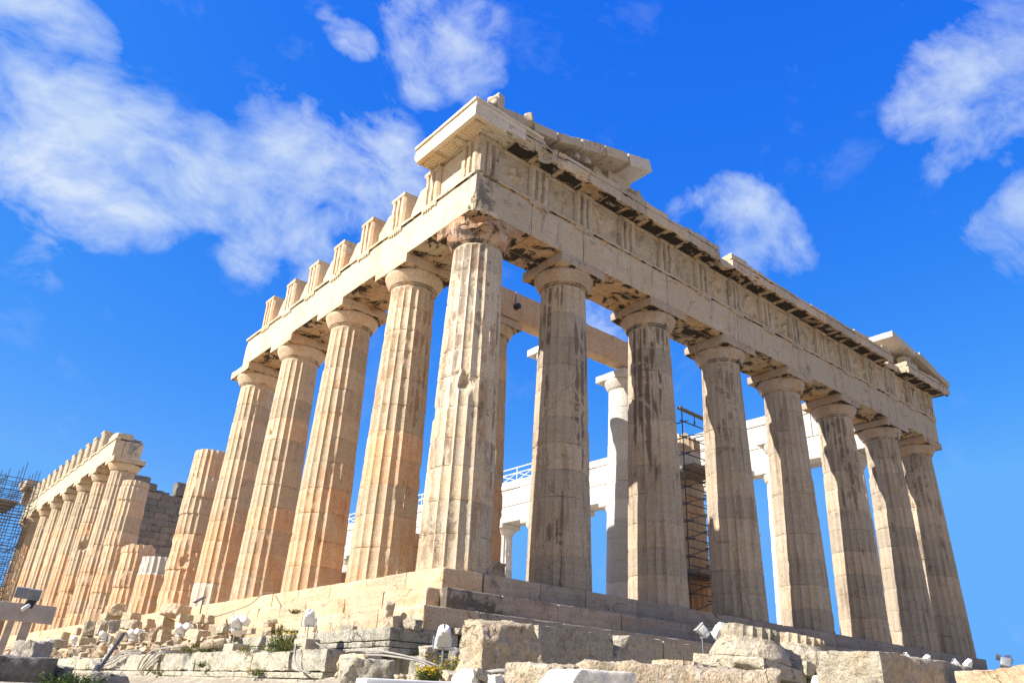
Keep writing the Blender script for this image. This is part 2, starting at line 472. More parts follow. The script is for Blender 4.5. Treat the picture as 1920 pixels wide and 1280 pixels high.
def tube(mb, a, b, r, n=6, r2=None):
    a, b = np.array(a, float), np.array(b, float)
    d = b - a
    d /= np.linalg.norm(d)
    u = np.cross(d, (0, 0, 1) if abs(d[2]) < .9 else (1, 0, 0))
    u /= np.linalg.norm(u)
    v = np.cross(d, u)
    t = np.arange(n) * 2 * math.pi / n
    ring = np.cos(t)[:, None] * u + np.sin(t)[:, None] * v
    r2 = r if r2 is None else r2
    V = np.concatenate([a + ring * r, b + ring * r2])
    F = [[i, n + i, n + (i + 1) % n, (i + 1) % n] for i in range(n)] + [list(range(n)), list(range(2 * n - 1, n - 1, -1))]
    mb.add(V, F)


def path_tube(mb, pts, r, n=6, sub=6):
    P = np.array(pts, float)
    out_ = []
    for i in range(len(P) - 1):
        p0, p1, p2, p3 = P[max(i - 1, 0)], P[i], P[i + 1], P[min(i + 2, len(P) - 1)]
        for t in np.linspace(0, 1, sub, endpoint=False):
            out_.append(.5 * ((2 * p1) + (-p0 + p2) * t + (2 * p0 - 5 * p1 + 4 * p2 - p3) * t * t + (-p0 + 3 * p1 - 3 * p2 + p3) * t ** 3))
    out_.append(P[-1])
    Q = np.array(out_)
    D = np.gradient(Q, axis=0)
    D /= np.linalg.norm(D, axis=1, keepdims=True) + 1e-9
    up = np.array([.13, .21, .97])
    U = np.cross(D, up)
    U /= np.linalg.norm(U, axis=1, keepdims=True) + 1e-9
    Vv = np.cross(D, U)
    t = np.arange(n) * 2 * math.pi / n
    V = (Q[:, None, :] + r * (np.cos(t)[None, :, None] * U[:, None, :] + np.sin(t)[None, :, None] * Vv[:, None, :])).reshape(-1, 3)
    m_ = len(Q)
    F = [[i * n + j, i * n + (j + 1) % n, (i + 1) * n + (j + 1) % n, (i + 1) * n + j] for i in range(m_ - 1) for j in range(n)]
    F += [list(range(n - 1, -1, -1)), [(m_ - 1) * n + j for j in range(n)]]
    mb.add(V, F)


def lathe(mb, prof, n=48, c=(0, 0, 0), wear=(.5, 0, 0), rough=0.0, seed=3, cap=True, gouges=()):
    pr = np.array(prof, float)
    t = np.arange(n) * 2 * math.pi / n
    V = np.stack([pr[:, 0, None] * np.cos(t), pr[:, 0, None] * np.sin(t), np.repeat(pr[:, 1, None], n, 1)], 2).reshape(-1, 3)
    if rough:
        V[:, :2] *= (1 + rough * fbm(V * 3 + seed * 1.7, 3, seed % 40))[:, None]
    V = V + np.array(c)
    for (g, R_) in gouges:
        v = V - np.array(g)
        l2 = np.linalg.norm(v, axis=1)
        R2 = R_ * (1 + .2 * fbm(V * 6, 2, seed % 20))
        k = l2 < R2
        V[k] = np.array(g) + v[k] / np.maximum(l2[k], 1e-6)[:, None] * R2[k][:, None]
    m_ = len(pr)
    F = [[i * n + j, i * n + (j + 1) % n, (i + 1) * n + (j + 1) % n, (i + 1) * n + j] for i in range(m_ - 1) for j in range(n)]
    if cap:
        F += [list(range(n - 1, -1, -1)), [(m_ - 1) * n + j for j in range(n)]]
    mb.add(V, F, wear)


# ------------------------------------------------------------------ the fluted column
def column_geo(mb, base=(0, 0, 0), H=9.57, r0=.9525, r1=.7405, ztop=None, zbot=0.0, seed=1, chips=.35, patches=(), gouges=(), nseg=6, ndr=11,
               zr=9, lean=(0, 0), drift=.004, broken=0.0, topnew=0.0, drum_new=(), crust=0.0, flute=1.0, erode=0.0, newcol=0.0, phase=0.0, stain=0.0, stain_z=5.5):
    rnd = random.Random(seed * 77 + 5)
    ztop = H if ztop is None else ztop
    nf = 20
    n = nf * nseg
    th = np.arange(n) / n * 2 * math.pi + phase
    sfl = (np.arange(n) % nseg) / nseg
    ed = np.concatenate([[0], np.cumsum([1 + rnd.uniform(-.13, .13) for _ in range(ndr)])])
    ed = ed / ed[-1] * H
    zs, dr, jt = [], [], []
    for k in range(ndr):
        a, b = max(ed[k], zbot), min(ed[k + 1], ztop)
        if b - a < .05:
            continue
        L_ = [a + .002, a + .014, a + .05] + list(np.linspace(a, b, zr + 2)[1:-1]) + [b - .05, b - .014, b - .002]
        for z in L_:
            zs.append(z)
            dr.append(k)
            jt.append(1.0 if (z < a + .008 or z > b - .008) else (.45 if (z < a + .06 or z > b - .06) else 0.0))
    zs, dr, jt = np.array(zs), np.array(dr), np.array(jt)
    t = zs / H
    R = r0 - (r0 - r1) * (t - .055 * np.sin(math.pi * t) * 1.0)
    o = np.array([[rnd.uniform(-drift, drift), rnd.uniform(-drift, drift), 1 + rnd.uniform(-drift, drift) * 1.2, rnd.random()] for _ in range(ndr)])
    TH, Z = np.meshgrid(th, zs)
    RR = np.repeat(R[:, None], n, 1) * o[dr, 2][:, None]
    dep = .062 * flute * RR / .95
    fd = np.clip((H - .06 - Z) / .1, 0, 1)          # flutes end under the necking
    prof = 1 - (2 * sfl - 1) ** 2
    prof = np.where(sfl == 0, 0, prof ** .8)
    P0 = np.stack([np.cos(TH) * RR, np.sin(TH) * RR, Z], 2)
    off = seed * 13.7
    dmg_n = fbm(np.stack([np.cos(TH) * 2.6, np.sin(TH) * 2.6, Z * 1.3], 2) + off, 4, seed % 37)
    dmg = np.clip((dmg_n - (.45 - chips * .55)) * 5.0, 0, 1)
    arris = np.clip(1 - np.minimum(sfl, 1 - sfl) * 3.2, 0, 1)
    r = RR - dep * prof * fd - dep * .75 * dmg * arris * fd
    er = fbm(P0 * 1.1 + off + 5, 4, (seed + 3) % 37)
    r -= np.clip(er - .36 + erode, 0, 1) * (.06 + erode * .5)
    jn = np.clip(fbm(P0 * 2.2 + off + 9, 3, (seed + 5) % 37) - .05, 0, 1)
    r -= jt[:, None] * (.011 + jn * .15 * (.45 + chips)) * np.where(jt > .9, 1, .55)[:, None]
    r += fbm(P0 * 7 + off, 2, (seed + 8) % 37) * .0025
    cx, cy = math.cos, math.sin
    X = np.cos(TH) * r + o[dr, 0][:, None]
    Y = np.sin(TH) * r + o[dr, 1][:, None]
    Zz = Z.copy()
    if broken:
        bn = fbm(np.stack([X * 1.3, Y * 1.3, Z * 0], 2) + off, 3, seed % 23) + .5
        lim = ztop - broken * np.clip(bn, 0, 1)
        Zz = np.minimum(Zz, lim)
    P = np.stack([X, Y, Zz], 2)
    for (ga, gz, gr, gd) in gouges:
        rl = np.interp(gz, zs, R)
        c = np.array([math.cos(ga) * (rl + gr - gd), math.sin(ga) * (rl + gr - gd), gz])
        v = P - c
        l2 = np.linalg.norm(v, axis=2)
        R2 = gr * (1 + .3 * fbm(P * 5 + off, 3, 11))
        k = l2 < R2
        P[k] = c + v[k] / np.maximum(l2[k], 1e-6)[:, None] * R2[k][:, None]
    Wr = np.zeros(P.shape)
    Wr[..., 0] = (.22 + .56 * o[dr, 3])[:, None]
    Wr[..., 1] = newcol
    Wr[..., 2] = crust
    if stain:
        fl = (np.arange(n) // nseg)
        inside = np.clip(np.minimum(sfl, 1 - sfl) * 9 - .6, 0, 1)
        sn = fbm(np.stack([np.cos(TH) * 1.6, np.sin(TH) * 1.6, Z * .22], 2) + off + 31, 3, 7)
        fz = np.array([rnd.uniform(-.35, .45) for _ in range(nf)])[fl]
        hz_ = fbm(np.stack([np.cos(TH) * 4, np.sin(TH) * 4, Z * .9], 2) + off + 11, 4, 9)
        e = sn * 1.3 + fz + hz_ * 1.3 + (Z - stain_z) * .11 - .12
        k_ = np.clip(e * 4, 0, 1) * inside * np.clip((H - .02 - Z) / .05, 0, 1)
        Wr[..., 2] = np.maximum(Wr[..., 2], k_ * stain)
    for (a0, a1, z0, z1, am) in patches:
        ta = (TH - a0) % (2 * math.pi)
        k = (ta < (a1 - a0)) & (Z > z0) & (Z < z1)
        Wr[..., 1][k] = am
    for (za, zb, am) in drum_new:
        Wr[..., 1][(Z > za) & (Z < zb)] = am
    m_ = len(zs)
    P = P.reshape(-1, 3)
    P = P + np.stack([P[:, 2] * lean[0] / 10, P[:, 2] * lean[1] / 10, 0 * P[:, 2]], 1) + np.array(base)
    idx = np.arange(m_ * n).reshape(m_, n)
    nx_ = np.roll(idx, -1, 1)
    F = np.stack([idx[:-1], nx_[:-1], nx_[1:], idx[1:]], 2).reshape(-1, 4)
    # stump top: rings toward the centre with a rough surface
    top = P.reshape(m_, n, 3)[-1]
    c = top.mean(0)
    V2 = [top * (1 - s_) + c * s_ for s_ in (.12, .4, .75, .97)]
    for q in V2:
        q[:, 2] += .03 * fbm(q * 3, 2, 5)
    P = np.concatenate([P] + V2)
    k = m_ * n
    ii = [idx[-1]] + [k + i * n + np.arange(n) for i in range(4)]
    Fc = [np.stack([ii[i], np.roll(ii[i], -1), np.roll(ii[i + 1], -1), ii[i + 1]], 1) for i in range(4)]
    Wr = np.concatenate([Wr.reshape(-1, 3)] + [Wr[-1]] * 4)
    mb.add(P, np.concatenate([F] + Fc), Wr)


def capital_geo(mb, c=(0, 0, 9.57), s=1.0, ha=1.0, seed=1, flip=False, gouges=(), wear=(.5, 0, 0), chip=.07, hz=.86):
    """annulets, echinus and abacus; c = centre of the underside of the echinus"""
    pr = [(.735, 0), (.75, .01), (.752, .03), (.77, .035), (.772, .055), (.79, .06), (.792, .08), (.815, .09), (.855, .16), (.90, .24), (.945, .325),
          (.98, .40), (.995, .45), (.985, .495), (.95, .51)]
    k = -1 if flip else 1
    sub = MB()
    lathe(sub, [(a * s, b * s) for a, b in pr], 60, (0, 0, 0), wear, .012, seed, True)
    V, F = blockV((2 * ha * s, 2 * ha * s, (hz - .51) * s), .12, .012, chip, .006, seed + 50)
    sub.add(V + np.array([0, 0, (.51 + (hz - .51) / 2) * s]), F, wear)
    V = np.concatenate(sub.V)
    for (g, R_) in gouges:
        v = V - np.array(g)
        l2 = np.linalg.norm(v, axis=1)
        R2 = R_ * (1 + .25 * fbm(V * 5, 3, seed % 20))
        q = l2 < R2
        V[q] = np.array(g) + v[q] / np.maximum(l2[q], 1e-6)[:, None] * R2[q][:, None]
    V[:, 2] *= k
    FF = [f[::-1] for f in sub.F] if flip else sub.F
    mb.add(V + np.array(c), FF, np.concatenate(sub.W))

# ================================================================== THE TEMPLE
XE = [1.02, 4.70, 8.996, 13.292, 17.588, 21.884, 26.18, 29.86]
YS = [1.02, 4.71] + [4.71 + 4.291 * i for i in range(1, 15)] + [68.48]
random.seed(11)
temple = thing('ruined_temple', 'huge roofless honey-coloured marble temple ruin with rows of fluted columns on a stepped base', 'temple', (15.4, 34.7, 0))


def part(name, mb, mat, parent=temple, label=None, **k):
    o = mb.build(name, mat, parent, **k)
    if label:
        o['label'] = label
    return o


# ---- the stepped base: three marble steps on each visible side
def course(name, mat, axis, face, z0, z1, a0, a1, depth, lmin=1.5, lmax=2.3, crustend=0, gouges=(), chip=.05, sink=.0, label=None, rough=.008,
           res=.14, jit=.012, lowz=0.0, dmg=.35):
    mb = MB()
    a = a0
    i = 0
    while a < a1 - .05:
        b = min(a1, a + random.uniform(lmin, lmax))
        if a1 - b < .6:
            b = a1
        f = face + random.uniform(-jit, jit)
        top = z1 - (random.uniform(0, lowz) if i > 2 else 0)
        w = (.5 + random.uniform(-.3, .3), 0, (.30 if i == 0 else .12) * crustend)
        g = [q for q in gouges]
        for _ in range(3):
            if random.random() < dmg:
                q, rr = random.uniform(a, b), random.uniform(.08, .26)
                e = (q, f - rr * .45, top + rr * .35) if axis == 'x' else (f - rr * .45, q, top + rr * .35)
                g.append((e, rr))
        if axis == 'x':
            block(mb, (a + .003, f, z0), (b - .003, f + depth, top), w, chip=chip, r=.012, gouges=g, res=res, rough=rough)
        else:
            block(mb, (f, a + .003, z0), (f + depth, b - .003, top), w, chip=chip, r=.012, gouges=g, res=res, rough=rough)
        a = b
        i += 1
    return part(name, mb, mat, label=label)


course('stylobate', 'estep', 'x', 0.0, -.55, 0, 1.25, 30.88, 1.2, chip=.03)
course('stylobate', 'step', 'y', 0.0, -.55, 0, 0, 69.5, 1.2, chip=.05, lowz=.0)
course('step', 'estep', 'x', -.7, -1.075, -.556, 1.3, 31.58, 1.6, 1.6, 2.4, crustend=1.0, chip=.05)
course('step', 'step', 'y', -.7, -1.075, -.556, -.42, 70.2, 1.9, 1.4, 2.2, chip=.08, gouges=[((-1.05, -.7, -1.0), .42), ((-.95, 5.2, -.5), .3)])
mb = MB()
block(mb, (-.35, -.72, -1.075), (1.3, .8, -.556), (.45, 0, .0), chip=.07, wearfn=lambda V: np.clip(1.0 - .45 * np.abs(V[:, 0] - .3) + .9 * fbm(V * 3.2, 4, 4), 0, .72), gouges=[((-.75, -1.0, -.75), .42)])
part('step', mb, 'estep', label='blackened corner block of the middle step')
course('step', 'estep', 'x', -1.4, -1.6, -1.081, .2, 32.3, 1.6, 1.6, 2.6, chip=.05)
course('step', 'step', 'y', -1.4, -1.6, -1.081, -1.42, 70.9, 1.5, 1.5, 2.3, chip=.07, gouges=[((-1.7, -.15, -1.0), .32), ((-1.75, 2.3, -1.0), .4), ((-1.6, 4.6, -1.05), .3)])
mb = MB()
block(mb, (.1 - .0, -1.425, -1.6), (-1.4 + 3.6, -.2, -1.084), (.55, 0, .1), chip=.05, gouges=[((2.0, -1.6, -.95), .4)])
part('step', mb, 'estep')
# floor of the platform
mb = MB()
block(mb, (1.15, 1.15, -1.2), (29.8, 68.4, -.012), (.5, 0, 0), res=2.5, chip=.0, rough=0)
part('floor', mb, 'step')
mb = MB()
block(mb, (3.6, 4.9, -.5), (27.3, 64.5, .68), (.5, 0, 0), res=1.5, chip=.03, rough=0)
part('floor', mb, 'step', label='raised floor of the inner hall')
# grey limestone foundation below the steps
mb = MB()
a = -1.5
while a < 60:
    b = a + random.uniform(1.2, 1.9)
    f = -2.2 + random.uniform(-.02, .02)
    t_ = .5 + random.uniform(-.25, .25)
    for z0, z1, d in ((-1.845, -1.605, 0), (-1.965, -1.855, .012), (-2.09, -1.975, -.004)):
        block(mb, (f + d, a + .006, z0), (f + 1.7, b - .006, z1), (t_, 0, .12), chip=.03, rough=.014, res=.13)
    a = b
part('foundation_course', mb, 'poros', label='grey limestone course with two drafted lines')
mb = MB()
a = -.45
while a < 31:
    b = a + random.uniform(1.3, 1.9)
    block(mb, (a, -1.5 + random.uniform(-.02, .02), -2.09), (b - .012, .1, -1.61), (.4, 0, .75 if a < 1 else .3), chip=.05, rough=.02, res=.13)
    a = b
part('foundation_course', mb, 'poros', label='blackened east side of the limestone course')
mb = MB()
a = -2.0
i = 0
while a < 62:
    b = a + random.uniform(1.1, 1.8)
    dp = .85 if a < .6 else 2.5
    top = -2.105 - random.choice([0, 0, .02, .05])
    block(mb, (-3.8 + random.uniform(-.04, .04), a + .01, -2.52), (-3.8 + dp, b - .01, top), (.5 + random.uniform(-.25, .25), 0, .05), chip=.10, rough=.05, res=.12,
          gouges=[((-3.9, .75, -2.15), .2)])
    block(mb, (-3.82 + random.uniform(-.01, .01), a + .004, -2.64), (-3.8 + dp, b - .004, -2.53), (.6, 0, 0), chip=.02, rough=.012, res=.14)
    a = b
    i += 1
part('foundation_course', mb, 'poros', label='rough pale limestone course standing forward')
mb = MB()
a = -2.9
while a < 62:
    b = a + random.uniform(.6, 1.1)
    block(mb, (-3.9 + random.uniform(-.015, .015), a + .006, -4.9), (-2.2, b - .006, -2.655), (.5 + random.uniform(-.28, .28), 0, 0), chip=.03, rough=.015, res=.3)
    a = b
part('foundation_course', mb, 'poros', label='lowest limestone course of upright blocks')
mb = MB()
block(mb, (-1.75, -1.95, -2.75), (-.55, -.4, -2.11), (.55, 0, .3), chip=.08, rough=.03, gouges=[((-1.85, -2.05, -2.7), .25)])
block(mb, (-.5, -1.9, -2.75), (1.6, -.4, -2.14), (.4, 0, .5), chip=.08, rough=.03)
part('foundation_course', mb, 'poros', label='grey footing block under the overhanging corner')

# ---- columns
def column(x, y, mat, seed, cap=True, lean=(0, 0), zb=0.0, label=None, capk=None, capmat=None, s=1.0, H=9.57, **k):
    mb = MB()
    column_geo(mb, seed=seed, lean=lean, H=H, **k)
    o = part('column', mb, mat, base=None, smooth=32)
    o.matrix_parent_inverse = parent_inv(temple)
    o.location = (x, y, zb)
    if label:
        o['label'] = label
    if cap:
        mc = MB()
        capital_geo(mc, (lean[0] * H / 10, lean[1] * H / 10, H), s=s, seed=seed, **(capk or {}))
        c = mc.build('capital', capmat or mat, o, smooth=35, down='soffit' if mat != 'new' else None)
        c.matrix_parent_inverse = Matrix.Identity(4)
    return o


def face(deg):
    return math.radians(deg)


PH = math.pi / 20
# corner column: scarred, rust-streaked
column(1.02, 1.02, 'corner', 3, lean=(.07, .07), r0=.972, r1=.76, chips=.22, nseg=8, zr=12, crust=.0, phase=.05, stain=.6, stain_z=5.0,
       gouges=[(face(-128), 5.0, .5, .16), (face(-150), 5.2, .4, .07), (face(-215), 4.3, .35, .09), (face(-112), 7.9, .3, .05)],
       patches=[(face(-123), face(-112), 3.3, 8.2, .25), (face(-175), face(-139), 4.2, 9.3, .28)],
       capk=dict(ha=.95, gouges=[((-1.15, -1.15, .98), .82), ((-1.3, -.5, .95), .5), ((-.3, -1.3, .95), .5), ((-.75, -.85, .62), .2)], wear=(.5, 0, .1), chip=.09), capmat='rust',
       label='rust-streaked corner column with a broken abacus')
ecols = []
espec = {
    1: dict(seed=21, chips=.12, gouges=[(face(-95), 6.2, .25, .04)], crust=.0),
    2: dict(seed=22, chips=.22, gouges=[(face(-100), 6.0, .3, .05), (face(-120), 4.1, .3, .04)]),
    3: dict(seed=23, chips=.15, gouges=[(face(-80), 3.0, .3, .04)]),
    4: dict(seed=24, chips=.12),
    5: dict(seed=25, chips=.16, gouges=[(face(-170), 8.2, .3, .06)]),
    6: dict(seed=26, chips=.2, gouges=[(face(-165), 7.6, .3, .07)]),
    7: dict(seed=27, chips=.14),
}
for i, sp in espec.items():
    gz = {1: [((-.2, -1.35, .35), .42)], 2: [((1.25, -1.25, .7), .4)], 3: [((-1.2, -1.2, .7), .38)], 4: [((1.2, -1.3, .5), .55)],
          5: [((1.1, -1.3, .5), .6), ((.3, -1.35, .75), .45)], 6: [((-1.2, -1.2, .6), .4)], 7: [((.6, -1.3, .6), .5)]}[i]
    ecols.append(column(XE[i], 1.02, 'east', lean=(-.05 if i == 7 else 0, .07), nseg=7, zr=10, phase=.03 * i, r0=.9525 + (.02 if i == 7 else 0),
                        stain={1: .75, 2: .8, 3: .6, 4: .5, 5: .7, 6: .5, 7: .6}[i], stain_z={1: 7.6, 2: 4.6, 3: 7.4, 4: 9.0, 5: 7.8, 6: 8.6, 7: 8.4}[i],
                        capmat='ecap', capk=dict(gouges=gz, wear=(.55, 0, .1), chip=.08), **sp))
sspec = {
    1: dict(seed=31, stain=0.6, stain_z=7.6, chips=.2, gouges=[(face(-150), 4.4, .3, .08), (face(-130), 7.4, .3, .03)]),
    2: dict(seed=32, stain=0.5, stain_z=8.2, chips=.24, gouges=[(face(-170), 6.1, .3, .05)]),
    3: dict(seed=33, stain=0.4, stain_z=8.4, chips=.26, gouges=[(face(-165), 6.3, .38, .14), (face(-120), 5.4, .3, .05)]),
    4: dict(seed=34, chips=.24, patches=[(face(-205), face(-118), -.1, .95, .6)], gouges=[(face(-118), .9, .2, .03)]),
}
for i, sp in sspec.items():
    column(1.02, YS[i], 'south', lean=(.07, 0), nseg=7, zr=10, phase=.02 * i, capk=dict(wear=(.7, 0, .03), chip=.05, gouges=[((.3, -1.2, .9), .3)]), **sp)
column(1.02, YS[5], 'south', 35, cap=False, ztop=7.45, chips=.3, lean=(.03, 0), drift=.022, erode=.05, label='tall broken column stump of stacked drums',
       gouges=[(face(-120), 2.2, .45, .12), (face(-200), .2, .4, .1)])
column(1.02, YS[6], 'south', 36, cap=False, ztop=2.86, chips=.3, drift=.02, drum_new=[(1.98, 3, 1.0)], ndr=10, label='low column stump topped with a new white drum')
column(1.02, YS[7], 'south', 37, cap=False, ztop=4.05, chips=.5, drift=.03, erode=.16, broken=.25, label='short eroded column stump with a rounded top')
column(1.02, YS[8], 'south', 38, cap=False, ztop=8.2, chips=.4, drift=.02, erode=.06, label='tall broken column beside the standing western row')
column(1.02, YS[9], 'south', 39, lean=(.07, 0), chips=.35, drift=.012, erode=.02, capk=dict(wear=(.6, 0, .05), gouges=[((-1.2, -1.2, .5), .3)]))
column(1.02, YS[10], 'south', 40, lean=(.07, 0), chips=.4, drift=.014, erode=.06, gouges=[(face(-120), 5.3, .5, .2), (face(-110), 2.4, .5, .2)])


def copy_tree(o, loc):
    c = o.copy()
    S.collection.objects.link(c)
    c.location = loc
    for ch in o.children:
        d = ch.copy()
        S.collection.objects.link(d)
        d.parent = c
    return c


far_a = column(1.02, YS[11], 'south', 41, lean=(.07, 0), nseg=4, zr=5, chips=.25)
far_b = column(1.02, YS[12], 'south', 42, lean=(.07, 0), nseg=4, zr=5, chips=.2)
for i in range(13, 17):
    copy_tree((far_a, far_b)[i % 2], (1.02, YS[i], 0))
# restored north colonnade
nfar = column(29.86, YS[1], 'new', 51, lean=(-.07, 0), nseg=4, zr=5, chips=.1, drum_new=[(6.0, 9.6, .8)])
nfar['label'] = 'restored pale column of the far colonnade'
for i in range(2, 17):
    copy_tree(nfar, (29.86, YS[i], 0))
# inner porch
XP = [5.5, 8.95, 13.0, 17.15, 21.35, 25.1]
pk = dict(H=9.04, r0=.82, r1=.645, s=.86, zb=.7)
column(XP[0], 6.0, 'south', 61, chips=.35, nseg=5, capk=dict(wear=(.4, 0, .1)), gouges=[(face(-60), 4.0, .4, .15), (face(-40), 2.0, .4, .15)], **pk)
column(XP[1], 6.0, 'new', 62, chips=.1, nseg=5, label='inner porch column rebuilt in white marble', **pk)
column(XP[2], 6.0, 'new', 63, chips=.05, nseg=5, flute=.12, newcol=.6, capk=dict(wear=(.6, .5, 0)), label='new unfluted porch column with patched lower drums', **pk)
column(XP[3], 6.0, 'south', 64, cap=False, ztop=8.2, chips=.5, erode=.12, broken=.8, nseg=5, drum_new=[(6.3, 7.1, .9), (5, 5.5, .5)], H=9.04, r0=.82, r1=.645, zb=.7,
       label='broken orange porch column inside the scaffold')
column(XP[4], 6.2, 'south', 65, cap=False, ztop=4.6, chips=.6, erode=.2, broken=.5, nseg=5, H=9.04, r0=.82, r1=.645, zb=.7, label='eroded orange porch column stump')
column(XP[5], 6.0, 'new', 66, chips=.2, nseg=5, **pk)

# ---- entablature
def tri_geo(mb, frame, u0, z0, w=.845, depth=.3, h=1.35, seed=1, wear=(.5, 0, 0), lose=0.0):
    hw = w / 2
    pts = [(-hw, -depth), (-hw, -.09), (-hw + .065, 0), (-.215, 0), (-.17, -.13), (-.12, -.13), (-.075, 0), (.075, 0), (.12, -.13), (.17, -.13), (.215, 0), (hw - .065, 0), (hw, -.09), (hw, -depth)]
    zs = np.linspace(0, h - .14, 9)
    rings = []
    rn = random.Random(seed)
    ph = rn.uniform(0, 50)
    for z in zs:
        for (u, q) in pts:
            j = float(fbm(np.array([[u * 5 + ph, z * 4, q * 3]]), 3, seed % 17)[0])
            jj = max(0, j - .1) * .07 * (1 + lose * 5)
            rings.append((u0 + u - math.copysign(jj * .4, u), q - (jj if q > -.2 else 0), z0 + z))
    n = len(pts)
    V = np.array([frame(*p) for p in rings])
    F = [[i * n + j, i * n + j + 1, (i + 1) * n + j + 1, (i + 1) * n + j] for i in range(8) for j in range(n - 1)]
    F += [[i * n + n - 1, i * n, (i + 1) * n, (i + 1) * n + n - 1] for i in range(8)]
    F += [list(range(n)), list(range(9 * n - 1, 8 * n - 1, -1))]
    mb.add(V, F, wear)
    P, F2 = blockV((w + .02, depth + .02, .138), .12, .008, .03, .004, seed + 3)
    P = P + np.array([u0, -(depth - .02) / 2, z0 + h - .07])
    mb.add(np.array([frame(p[0], -p[1] - depth + .02, p[2]) if False else frame(p[0], p[1], p[2]) for p in P]), F2, wear)


FE = lambda u, q, z: (u, .07 - q, z)        # east face: q = outward
FS = lambda u, q, z: (.07 - q, u, z)        # south face

# east architrave, three slabs deep, with joints over the columns
mb = MB()
xj = [.13, 2.4, 6.85 - 2.15, 8.996, 13.292, 17.588, 21.884, 26.18, 30.75]
cg = [((-.25, -.25, 10.45), .75), ((-.1, -.1, 11.1), .35), ((.8, -.1, 10.3), .35)]
for i in range(8):
    a, b = xj[i], xj[i + 1]
    for j, (y0, y1) in enumerate(((.13, .70), (.72, 1.29), (1.31, 1.9))):
        g = list(cg) if i == 0 else []
        if i == 1:
            g += [((2.4, .0, 11.75), .2)]
        if i in (4, 5):
            g += [((b - .1, .0, 10.35), .2)]
        block(mb, (a + .004, y0, 10.432), (b - .004, y1, 11.68), (.5 + random.uniform(-.2, .2), 0, 0), chip=.055, r=.012, res=.12, gouges=g + [((random.uniform(a, b), .13 - .06, random.choice([10.43, 11.0, 11.5])), random.uniform(.07, .13)) for _ in range(3)] if j == 0 else g, rough=.016,
              wearfn=(lambda V: np.clip(.75 - .55 * np.hypot(V[:, 0] - .55, (V[:, 2] - 11.0) * .75) + .5 * fbm(V * 3, 3, 6), 0, .7)) if i == 0 and j == 0 else None)
    # taenia with its broken stretches
    t0 = a
    while t0 < b - .1:
        t1 = min(b, t0 + random.uniform(.7, 2.4))
        if not (i == 0 and t1 < 1.3) and random.random() > .05:
            block(mb, (t0, .065, 11.685), (t1, .4, 11.785), (.6, 0, 0), chip=.03, r=.008, res=.12)
        t0 = t1
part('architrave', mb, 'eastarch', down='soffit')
TX = [.555, 2.65] + [4.70 + 2.148 * i for i in range(0, 11)] + [28.23, 30.32]
for k, x in enumerate(TX):
    if k == 0 or random.random() > .9:
        continue
    mb = MB()
    block(mb, (x - .42, .07, 11.60), (x + .42, .3, 11.683), (.55, 0, .1), chip=.02, r=.006, res=.2)
    for q in range(6):
        if random.random() < .7:
            xx = x - .35 + q * .14
            tube(mb, (xx, .105, 11.606), (xx, .105, 11.545), .03, 7, .038)
    part('guttae', mb, 'eastarch')

fr = MB()
for a, b in ((.5, 6), (6, 12), (12, 18), (18, 24), (24, 30.4)):
    block(fr, (a + .003, .45, 11.79), (b - .003, 1.85, 13.12), res=.5, chip=.02)
frieze = part('frieze', fr, 'eastarch', label='carved band above the east columns')
for k, x in enumerate(TX):
    mb = MB()
    tri_geo(mb, FE, x, 11.79, seed=k + 3, depth=.36, wear=(.5 + random.uniform(-.2, .2), 0, .2), lose=.6 if k == 0 else .1)
    o = part('triglyph', mb, 'eastarch', frieze, smooth=28, recalc=True)
    if k < len(TX) - 1:
        a, b = x + .425, TX[k + 1] - .425
        nx, nz = 26, 26
        U, Zz = np.meshgrid(np.linspace(a, b, nx), np.linspace(11.79, 13.0, nz))
        rn = random.Random(k * 7 + 1)
        dpt = np.zeros_like(U)
        U0, Z0 = U, Zz
        wp = np.stack([U * 2.2 + k * 3, Zz * 2.2, U * 0], 2)
        U, Zz = U + .22 * fbm(wp, 3, 5), Zz + .22 * fbm(wp + 7, 3, 6)
        for q in range(rn.choice([2, 4, 5, 6, 7])):
            cu, cz = rn.uniform(a + .2, b - .2), rn.uniform(11.95, 12.85)
            ru, rz, an = rn.uniform(.05, .13), rn.uniform(.14, .36), rn.uniform(-.9, .9)
            du, dz = (U - cu), (Zz - cz)
            du, dz = du * math.cos(an) - dz * math.sin(an), du * math.sin(an) + dz * math.cos(an)
            e = (du / ru) ** 2 + (dz / rz) ** 2
            dpt = np.maximum(dpt, .12 * np.clip(1.15 - e, 0, .8))
        U, Zz = U0, Z0
        dpt = dpt * (1 + .9 * fbm(np.stack([U * 5, Zz * 5, U * 0 + k], 2), 3, 9)) + .03 * fbm(np.stack([U * 4, Zz * 4, U * 0 + k], 2), 3, k % 11)
        V = np.stack([U, .22 - dpt * 1.25, Zz], 2).reshape(-1, 3)
        idx = np.arange(nx * nz).reshape(nz, nx)
        F = np.stack([idx[:-1, :-1], idx[:-1, 1:], idx[1:, 1:], idx[1:, :-1]], 2).reshape(-1, 4)
        mb = MB()
        mb.add(V, F, (.5 + random.uniform(-.2, .2), 0, .05))
        block(mb, (a, .12, 13.005), (b, .46, 13.125), (.6, 0, 0), chip=.03, r=.008)
        block(mb, (a, .27, 11.795), (b, .46, 13.0), (.5, 0, 0), chip=.0, res=.5)
        part('metope', mb, 'eastarch', frieze)

